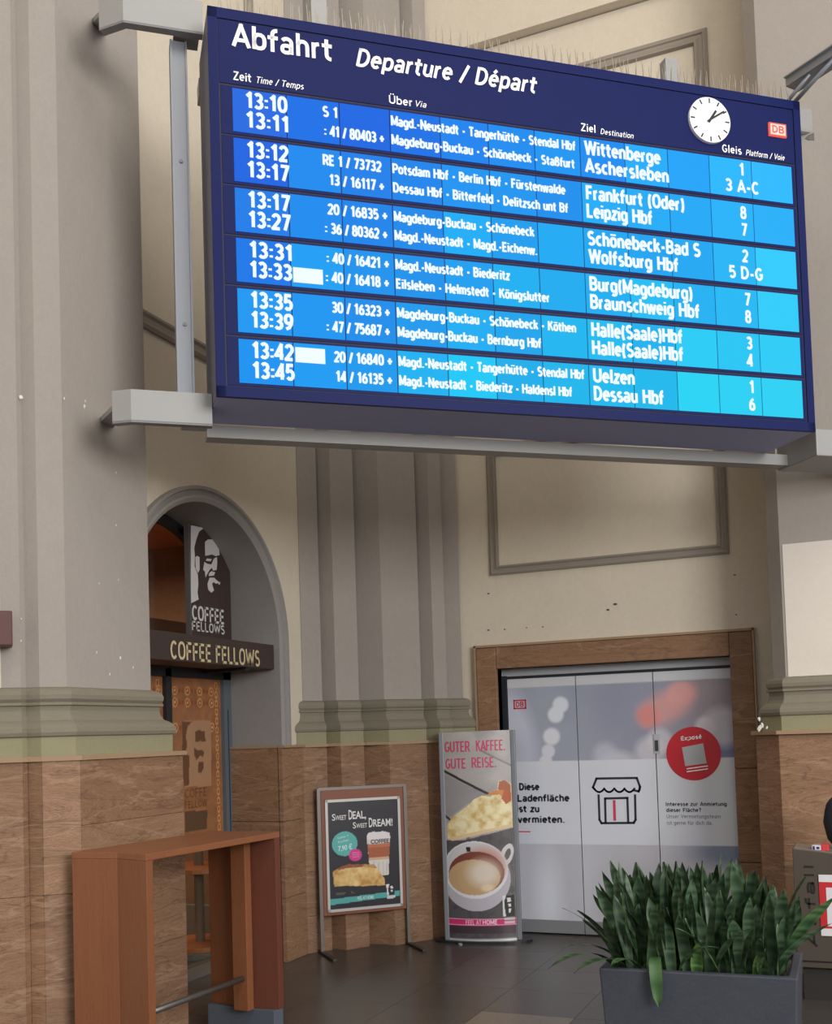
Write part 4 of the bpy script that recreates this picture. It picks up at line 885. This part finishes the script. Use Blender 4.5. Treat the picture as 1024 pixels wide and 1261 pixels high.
# close-up coordinates: 911 x 1261 view, poster from (178,170) to (780,1090)
T = lambda x, y: (pw * (x - 180 - (y - 170) * 0.022) / 585.0, ph * (1 - (y - 172 + (x - 180) * 0.045) / 935.0))
P = lambda pts: C.poly([T(*q) for q in pts])
def E2(cx, cy, rx, ry, soft=0.0): x, y = T(cx, cy); return C.ell(x, y, rx * pw / 585, ry * ph / 935, 0, soft)
C.put(E2(322, 535, 105, 108), (92, 178, 176)); C.put(E2(410, 637, 54, 54), (214, 58, 146))
C.put(P([(505, 480), (700, 470), (688, 820), (535, 835)]), (214, 208, 204)); C.put(P([(506, 470), (520, 445), (560, 435), (600, 440), (640, 432), (700, 448), (704, 500), (510, 510)]), (226, 220, 224))
C.put(P([(510, 545), (700, 540), (694, 655), (522, 665)]), (168, 92, 62)); C.put(P([(510, 545), (700, 540), (698, 570), (513, 575)]), (190, 110, 76)); C.put(P([(522, 665), (694, 655), (692, 680), (524, 690)]), (206, 168, 140))
for x in (560, 600, 640, 670): C.put(P([(x, 700), (x + 8, 700), (x + 6, 810), (x - 1, 812)]), (190, 184, 180))
cake = P([(222, 775), (290, 735), (350, 715), (470, 720), (565, 725), (600, 770), (655, 860), (658, 910), (500, 915), (350, 905), (235, 905)])
nz = C.noise(.06, .05, 21); C.put(cake, (214, 176, 110)); C.put(cake * np.clip((nz - .45) * 4, 0, 1), (234, 204, 142)); C.put(cake * np.clip((.42 - nz) * 5, 0, 1), (186, 136, 74))
C.put(P([(222, 775), (290, 735), (350, 715), (470, 720), (565, 722), (590, 760), (480, 740), (380, 750), (300, 755), (230, 785)]) * np.clip((nz - .3) * 4, 0, 1), (146, 82, 52))
C.put(P([(190, 1018), (780, 965), (780, 1010), (195, 1068)]), (84, 168, 168))
C.put(P([(680, 905), (730, 900), (738, 1000), (690, 1005)]), (34, 32, 36)); C.put(P([(668, 908), (695, 905), (680, 950), (690, 1000), (672, 1000)]), (226, 226, 228)); C.put(P([(700, 925), (722, 922), (724, 945), (704, 948)]), (226, 226, 228)); C.put(P([(706, 955), (722, 953), (718, 975), (708, 975)]), (226, 226, 228))
C.put(P([(672, 1008), (742, 1002), (742, 1028), (676, 1035)]), (206, 206, 212)); C.put(P([(250, 968), (385, 956), (385, 960), (250, 972)]), (120, 118, 112)); C.put(P([(250, 980), (405, 966), (405, 969), (250, 984)]), (100, 98, 94))
pp = C.build('poster', lambda x, y: FS2.p(qu0 + .022 + x, qz0 + .022 + y, 0.015), PRT, ps)
M_pw = mat('poster_white', (226, 224, 224), 0.5); M_pt = mat('poster_pale_teal', (206, 236, 234), 0.5); M_pk = mat('poster_dark_ink', (60, 58, 66), 0.5)
def ptext(s, x0, x1, y, cap, m=M_pw, bold=.0, slope=0.0):
    a, b = T(x0, y), T(x1, y); u_ = qu0 + .022; text(s, FS2, u_ + a[0], u_ + b[0], qz0 + .022 + a[1] , cap * ph / 935, 0.017, m, pp, bold=bold, slope=slope)
ptext('S', 218, 246, 330, 55, bold=.01); ptext('WEET', 247, 336, 327, 40, bold=.01); ptext('D', 355, 386, 322, 80, bold=.02); ptext('EAL,', 388, 500, 318, 64, bold=.02)
ptext('S', 390, 416, 402, 52, bold=.01); ptext('WEET', 418, 508, 399, 38, bold=.01); ptext('D', 524, 556, 394, 80, bold=.02); ptext('REAM!', 560, 724, 390, 62, bold=.02)
ptext('Latte +', 265, 355, 492, 20, M_pt, slope=.15); ptext('Kuchen', 268, 356, 530, 22, M_pt, slope=.15); ptext('7,90 €', 268, 382, 600, 44, M_pt, bold=.02, slope=.1)
ptext('COFFEE', 538, 692, 543, 36, M_pk, bold=.03); ptext('FEEL AT HOME', 425, 560, 1032, 28, M_pt, bold=.01)
for y in (622, 640, 658): ptext('special', 385, 440, y, 12, mat('pink_pale', (240, 180, 215), .5))

# ------------------------------------------------------------------ wooden bar table
c0 = floor_at(350, 1245) * 0.93; ta = math.radians(90 + 23 - 90 + 63 - 0)    # long axis
lo = None
FT = Frame((c0.x, c0.y), math.radians(23) + math.radians(63))         # u goes away from the viewer, n points right
TL, TW, THt = 1.27 * .93, 0.567 * .89, 1.75 - .6 * .93
tb_ = thing('bar_table', 'tall reddish wooden bar table with slab legs standing before left pillar', 'table', FT.p(-TL / 2, 0, -TW / 2))
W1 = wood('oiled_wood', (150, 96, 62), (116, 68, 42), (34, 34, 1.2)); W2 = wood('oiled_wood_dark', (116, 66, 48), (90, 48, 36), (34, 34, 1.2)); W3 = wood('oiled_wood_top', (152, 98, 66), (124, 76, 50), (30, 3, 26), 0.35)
def slab(name, n0, n1, u0a, u0b, u1a, u1b, z0, z1, m, parent, **k):
    """upright board between n0 and n1; its two faces lie at u0 (near) and u1 (far), each may slant"""
    V = [FT.p(u0a, z0, n0), FT.p(u0b, z0, n1), FT.p(u1b, z0, n1), FT.p(u1a, z0, n0), FT.p(u0a, z1, n0), FT.p(u0b, z1, n1), FT.p(u1b, z1, n1), FT.p(u1a, z1, n0)]
    o = mk(name, V, BF, m, parent, bevel=0.003, **k)
    b = bmesh.new(); b.from_mesh(o.data); bmesh.ops.recalc_face_normals(b, faces=b.faces); b.to_mesh(o.data); b.free(); return o
nm_ = -TW * 0.46
def leg(u, s, near):
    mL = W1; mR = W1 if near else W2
    l1 = slab('leg', -TW, nm_, u, u + s * 0.045, u + s * .05, u + s * 0.095, 0.145, THt - 0.035, mL, tb_)
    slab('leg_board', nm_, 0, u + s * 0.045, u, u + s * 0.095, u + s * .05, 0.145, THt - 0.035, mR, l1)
    if not near: slab('leg_batten', nm_ - 0.02, nm_ + 0.085, u + s * 0.10, u + s * 0.10, u + s * 0.16, u + s * 0.16, 0.145, THt - 0.035, W1, l1)
    slab('leg_shoe', -TW + .01, -.005, u + s * 0.004, u + s * 0.004, u + s * .10, u + s * .10, 0.0, 0.145, mat('grey_steel_shoe', (92, 100, 112), 0.5, metal=.1), l1)
leg(-TL, 1, True); leg(0, -1, False)
mk('table_top', [FT.p(-TL, THt - .035, -TW), FT.p(-TL + .045, THt - .035, nm_), FT.p(-TL, THt - .035, 0), FT.p(0, THt - .035, 0), FT.p(-.045, THt - .035, nm_), FT.p(0, THt - .035, -TW),
                 FT.p(-TL, THt, -TW), FT.p(-TL + .045, THt, nm_), FT.p(-TL, THt, 0), FT.p(0, THt, 0), FT.p(-.045, THt, nm_), FT.p(0, THt, -TW)],
   [(0, 5, 4, 3, 2, 1), (6, 7, 8, 9, 10, 11)] + [((i + 1) % 6, i, 6 + i, 6 + (i + 1) % 6)[::-1] for i in range(6)], W3, tb_, bevel=0.003)
tube('footrest_bar', [FT.p(-TL + .08, 0.335, nm_ + .05), FT.p(-.155, 0.335, nm_ + .05)], 0.017, mat('dull_steel', (112, 108, 108), 0.35, metal=.6), tb_)

# ------------------------------------------------------------------ planter and snake plants
q0 = None
def at_height(x, y, z): return on(x, y, (0, 0, 1), z)
PHt = 0.55
pa = at_height(737, 1192, PHt); pbr = at_height(983, 1199, PHt)
FPn = Frame((pa.x, pa.y), math.radians(1)); PWd = (pbr - pa).dot(FPn.u) ; PDp = 0.62
pln = thing('planter_box', 'dark slate grey rectangular planter box at lower right', 'planter', FPn.p(PWd / 2, 0, -PDp / 2))
Mpl = mat('slate_planter', (72, 77, 88), 0.6, noise=((4, 4, 5), 0.8), c2=(52, 57, 68), bump=.04)
t_ = 0.045; tp = 0.02
def pv(u0, u1, n0, n1, z): return [FPn.p(u0, z, n0), FPn.p(u1, z, n0), FPn.p(u1, z, n1), FPn.p(u0, z, n1)]
rings = [pv(0.03, PWd - 0.03, -PDp + .03, -0.03, 0.0), pv(0, PWd, -PDp, 0, PHt), pv(t_, PWd - t_, -PDp + t_, -t_, PHt), pv(t_, PWd - t_, -PDp + t_, -t_, PHt - 0.07)]
V = sum(rings, []); F = [(3, 2, 1, 0)] + [(k * 4 + i, k * 4 + (i + 1) % 4, k * 4 + 4 + (i + 1) % 4, k * 4 + 4 + i) for k in range(3) for i in range(4)]
o = mk('planter_shell', V, F, Mpl, pln, bevel=0.008); b = bmesh.new(); b.from_mesh(o.data); bmesh.ops.recalc_face_normals(b, faces=b.faces); b.to_mesh(o.data); b.free()
box('potting_grit', FPn, t_ + .001, PWd - t_ - .001, PHt - 0.2, PHt - 0.035, -PDp + t_ + .001, -t_ - .001, mat('grit', (142, 140, 134), 0.9, noise=((40, 40, 40), 0.3), c2=(96, 92, 86), bump=.5), pln)
# leaf material with cross bands
ml = bpy.data.materials.new('snake_plant_leaf'); ml.use_nodes = True; nt = ml.node_tree; N = nt.nodes; L = nt.links
at = N.new('ShaderNodeAttribute'); at.attribute_name = 'print'; oi = N.new('ShaderNodeObjectInfo'); m2 = N.new('ShaderNodeMix'); m2.data_type = 'RGBA'; m2.blend_type = 'MULTIPLY'; m2.inputs[0].default_value = 1
L.new(at.outputs['Color'], m2.inputs[6]); L.new(oi.outputs['Color'], m2.inputs[7]); L.new(m2.outputs[2], N['Principled BSDF'].inputs['Base Color']); N['Principled BSDF'].inputs['Roughness'].default_value = 0.42
sn = thing('snake_plants', 'dense clump of dark green banded snake plant leaves growing in the planter', 'plant', FPn.p(PWd / 2, PHt - .035, -PDp / 2))
def leaf(u, n, h, lean_u, lean_n, wd, curl, tw, tint, z0=None):
    S_ = 26; V = []; cols = []; z0 = PHt - 0.05 if z0 is None else z0; rr = random.Random(int(u * 1e4) + int(h * 1e3)); ph_ = rr.random() * 6
    for i in range(S_ + 1):
        t = i / S_; prof = (0.62 + 0.9 * t - 0.55 * t * t) if t < .7 else (0.62 + .63 - .2695) * max(0.02, (1 - ((t - .7) / .3) ** 1.8))
        wv = wd * prof * 0.5; s_ = t + curl * t * t
        c = FPn.p(u + lean_u * (t ** 1.4) * h, z0 + h * (t - curl * t * t * abs(lean_u) * 0.9 - (curl * 0.35) * t ** 3), n + lean_n * (t ** 1.4) * h)
        a = tw + 0.5 * t; d = FPn.u * math.cos(a) + FPn.n * math.sin(a); e = -FPn.u * math.sin(a) + FPn.n * math.cos(a)
        wob = 0.006 * math.sin(8 * t + ph_)
        V += [c - d * wv + e * (wv * .35 + wob), c - d * wv * .5 + e * wv * .08, c, c + d * wv * .5 + e * wv * .08, c + d * wv + e * (wv * .35 - wob)]
        band = 0.5 + 0.5 * math.sin(t * h * 135 + ph_ + 1.5 * math.sin(t * 21 + ph_)); base = np.array((30, 54, 38)) * (1 - band * .6) + np.array((100, 124, 96)) * band * .6
        edge = np.array((80, 104, 60))
        for k in range(5): cols.append(npl(edge * .5 + base * .5 if k in (0, 4) else base))
    F = [(i * 5 + k, i * 5 + k + 1, i * 5 + k + 6, i * 5 + k + 5) for i in range(S_) for k in range(4)]
    o = mk('leaf', V, F, ml, sn, smooth=True, color=tint)
    a = o.data.color_attributes.new('print', 'FLOAT_COLOR', 'POINT'); d = np.ones((len(V), 4)); d[:, :3] = np.array(cols); a.data.foreach_set('color', d.ravel())
rl = random.Random(12)
for i in range(175):
    u = rl.uniform(0.07, PWd - 0.09); n = rl.uniform(-PDp + .09, -.08); e = (u / PWd - .5) * 2
    h = rl.uniform(0.30, 0.60) * (1 - 0.16 * abs(e) ** 3) * (0.80 if n > -0.16 else 1.0)
    k = rl.uniform(0.6, 1.25)
    leaf(u, n, h, e * 0.16 + rl.uniform(-.22, .22), rl.uniform(-.12, .20) + (0.12 if n > -.15 else 0), rl.uniform(.05, .085), rl.uniform(0, .25), rl.uniform(-1.0, 1.0), (k, k, k * .95))
for u, n, h, lu, ln, wd, cu_, tw, tint in [(.08, -.4, .42, -.45, 0, .07, .2, .3, (.9, .9, .9)), (.07, -.25, .40, -.55, .1, .06, .3, .1, (.8, .8, .8)), (.09, -.15, .36, -.5, .2, .07, .3, .5, (1, 1, .9)), (.12, -.35, .46, -.4, 0, .07, .1, .2, (.8, .8, .8)), (.09, -.2, .28, -.8, .3, .05, .5, .3, (.7, .7, .7)), (0.10, -.20, .34, -1.0, .15, .045, .55, .2, (1, 1, 1)), (0.09, -.30, .38, -.9, .0, .03, .2, .5, (.8, .8, .8)), (0.08, -.12, .36, -.9, .5, .06, .75, .1, (.9, .95, .8)), (0.14, -.10, .30, -.8, .7, .06, .8, .3, (.9, 1, .8)), (0.20, -.10, .26, -.5, .6, .05, .9, .3, (1.2, 1.3, 1)),
      (PWd - .10, -.20, .46, .62, .1, .07, .1, .2, (1.3, 1.5, 1.1)), (PWd - .14, -.3, .40, .72, .0, .06, .1, .4, (.9, .9, .9)), (PWd - .12, -.15, .38, .75, .2, .045, .2, .1, (1, 1, 1)), (PWd - .2, -.10, .2, .3, .3, .05, .2, .3, (1.9, 2.0, 1.2)), (PWd * .5, -.085, .20, .1, .1, .07, .1, .2, (2.3, 2.3, 1.2)),
      (PWd * .40, -.08, .36, .62, .5, .035, .5, .8, (1.2, 1.3, 1.1)), (PWd * .62, -.08, .40, -.45, .4, .04, .4, .8, (1.3, 1.4, 1.1)), (PWd * .58, -.1, .42, .5, .35, .04, .4, .6, (1, 1, 1))]:
    leaf(u, n, h, lu, ln, wd, cu_, tw, tint)
# one leaf hangs over the front rim
def hanging(u):
    V = []; cols = []
    path = [(0, -.10, PHt - .04), (0, -.05, PHt + .06), (.004, .0, PHt + .05), (.01, .028, PHt), (.014, .034, PHt - .06), (.016, .032, PHt - .12), (.02, .03, PHt - .165)]
    for i, (du, nn, z) in enumerate(path):
        wv = [.02, .026, .03, .031, .03, .022, .003][i]
        for k in (-1, -.5, 0, .5, 1): V.append(FPn.p(u + du + k * wv, z, nn + abs(k) * .008)); cols.append(npl((86, 116, 74) if i % 2 else (60, 96, 58)))
    F = [(i * 5 + k, i * 5 + k + 1, i * 5 + k + 6, i * 5 + k + 5) for i in range(6) for k in range(4)]
    o = mk('leaf', V, F, ml, sn, smooth=True, color=(.75, .85, .75)); a = o.data.color_attributes.new('print', 'FLOAT_COLOR', 'POINT'); d = np.ones((len(V), 4)); d[:, :3] = np.array(cols); a.data.foreach_set('color', d.ravel())
hanging(PWd * .295)

# ------------------------------------------------------------------ waste bin
zb = 0.21; g = at_height(1003, 1192, zb); FW_ = Frame((g.x, g.y), 0.0)
uL, zt = FW_.uv(975, 1045); _, zr = FW_.uv(1023, 1056)
wbn = thing('waste_bin', 'brown grey metal waste bin lettered Abfall behind the planter', 'bin', FW_.p(uL + .3, 0, -.2))
Mb = mat('bin_metal', (84, 76, 68), 0.5, metal=.2)
BWid = 0.62; slope_ = (zr - zt) / (FW_.uv(1023, 1056)[0] - uL)
zR = zt + slope_ * BWid * .5
polyprism('bin_body', FW_, [(uL, zb), (uL + BWid, zb), (uL + BWid, zR), (uL, zt)], -0.30, 0.0, Mb, wbn, bevel=0.004)
polyprism('bin_lid', FW_, [(uL + .01, zt - .01), (uL + BWid - .01, zR - .01), (uL + BWid - .01, zR + .006), (uL + .01, zt + .006)], -0.29, -.012, mat('bin_lid_metal', (140, 130, 122), 0.4, metal=.3), wbn)
box('bin_foot', FW_, uL + .03, uL + BWid - .03, 0.0, zb, -0.27, -.04, mat('bin_foot_dark', (44, 40, 38), 0.6), wbn)
boxes('bin_seam', FW_, [(uL, uL + BWid, zb + .035, zb + .045, -.0, .002)], M_black, wbn)
# lettering reads upwards
ly0 = FW_.uv(990, 1166)[1]; ly1 = FW_.uv(990, 1066)[1]; lx = FW_.uv(1003.5, 1110, .002)[0]; lw = lx - FW_.uv(991, 1110, .002)[0]
stroketext('Abfall', FW_, 0, ly1 - ly0, 0, lw, .002, mat('bin_letter', (34, 30, 28), 0.5), wbn, bold=.22, rot=lambda x, y, n: FW_.p(lx - y, ly0 + x, n))
a0 = FW_.uv(1011, 1152); a1 = FW_.uv(1011, 1077)
nt_ = box('notice', FW_, a0[0], uL + BWid - .06, a0[1], a1[1], 0, .006, mat('notice_red', (196, 40, 48), 0.5), wbn)
boxes('notice_band', FW_, [(a0[0], uL + BWid - .06, a1[1] - .045, a1[1], .006, .008), (a0[0], uL + BWid - .06, a0[1], a0[1] + .045, .006, .008), (a0[0] + .04, uL + BWid - .1, a0[1] + .06, a0[1] + .30, .006, .008)], mat('notice_white', (220, 220, 226), 0.5), wbn)
# small packet and dark padded bag lying on the bin
ku = FW_.uv(999, 1050)[0]; kz = zt + slope_ * (ku - uL) + .014
pk = thing('paper_packet', 'small red white and blue paper packet lying on the waste bin', 'packet', FW_.p(ku, kz, -.06))
mk('packet_body', boxv(FW_, ku, ku + .055, kz, kz + .03, -.10, -.03), BFR, mat('packet_white', (206, 206, 222), 0.5), pk, bevel=.004)
mk('packet_end', boxv(FW_, ku + .0555, ku + .10, kz - .004, kz + .036, -.12, -.03), BFR, mat('packet_red', (206, 60, 66), 0.5), pk, bevel=.004)
boxes('packet_stripe', FW_, [(ku + .006, ku + .018, kz + .004, kz + .026, -.03, -.0285), (ku + .028, ku + .046, kz + .008, kz + .022, -.03, -.0285)], mat('packet_blue', (40, 44, 100), 0.5), pk)
bu = FW_.uv(1014.5, 1030, -.2)[0]; bz = zt + slope_ * (bu - .02 - uL) + .012
bg = thing('padded_bag', 'dark navy padded bag standing above the waste bin, cut by right edge', 'bag', FW_.p(bu + .14, bz, -.2))
V = []; F = []; R1, R2 = 20, 14
for j in range(R2 + 1):
    ph_ = math.pi * j / R2; rz = math.cos(ph_)
    for i in range(R1):
        th = 2 * math.pi * i / R1; s_ = math.sin(ph_) ** .7; V.append(FW_.p(bu + .14 + .14 * s_ * math.cos(th) * (1 + .02 * math.sin(9 * ph_)), bz + .18 + .18 * rz, -.2 + .09 * s_ * math.sin(th)))
for j in range(R2):
    for i in range(R1): F.append((j * R1 + i, j * R1 + (i + 1) % R1, (j + 1) * R1 + (i + 1) % R1, (j + 1) * R1 + i))
mk('bag_body', V, F, mat('navy_quilt', (30, 32, 42), 0.8), bg, smooth=True)

# ------------------------------------------------------------------ maroon box on the left pillar
FM = Frame((-3.85, 4.38), math.pi / 4)
mu, mz1 = FM.uv(15, 752, .12); _, mz0 = FM.uv(15, 795, .12)
mb_k = 1
mb = thing('wall_box', 'dark maroon box end fixed to the pillar at left edge', 'sign', FM.p(mu - .2, mz0, .06))
box('box_body', FM, mu - .5, mu, mz0, mz1, .004, .12, mat('maroon', (84, 44, 42), 0.5), mb, bevel=.006)

rescale(mb, KS)
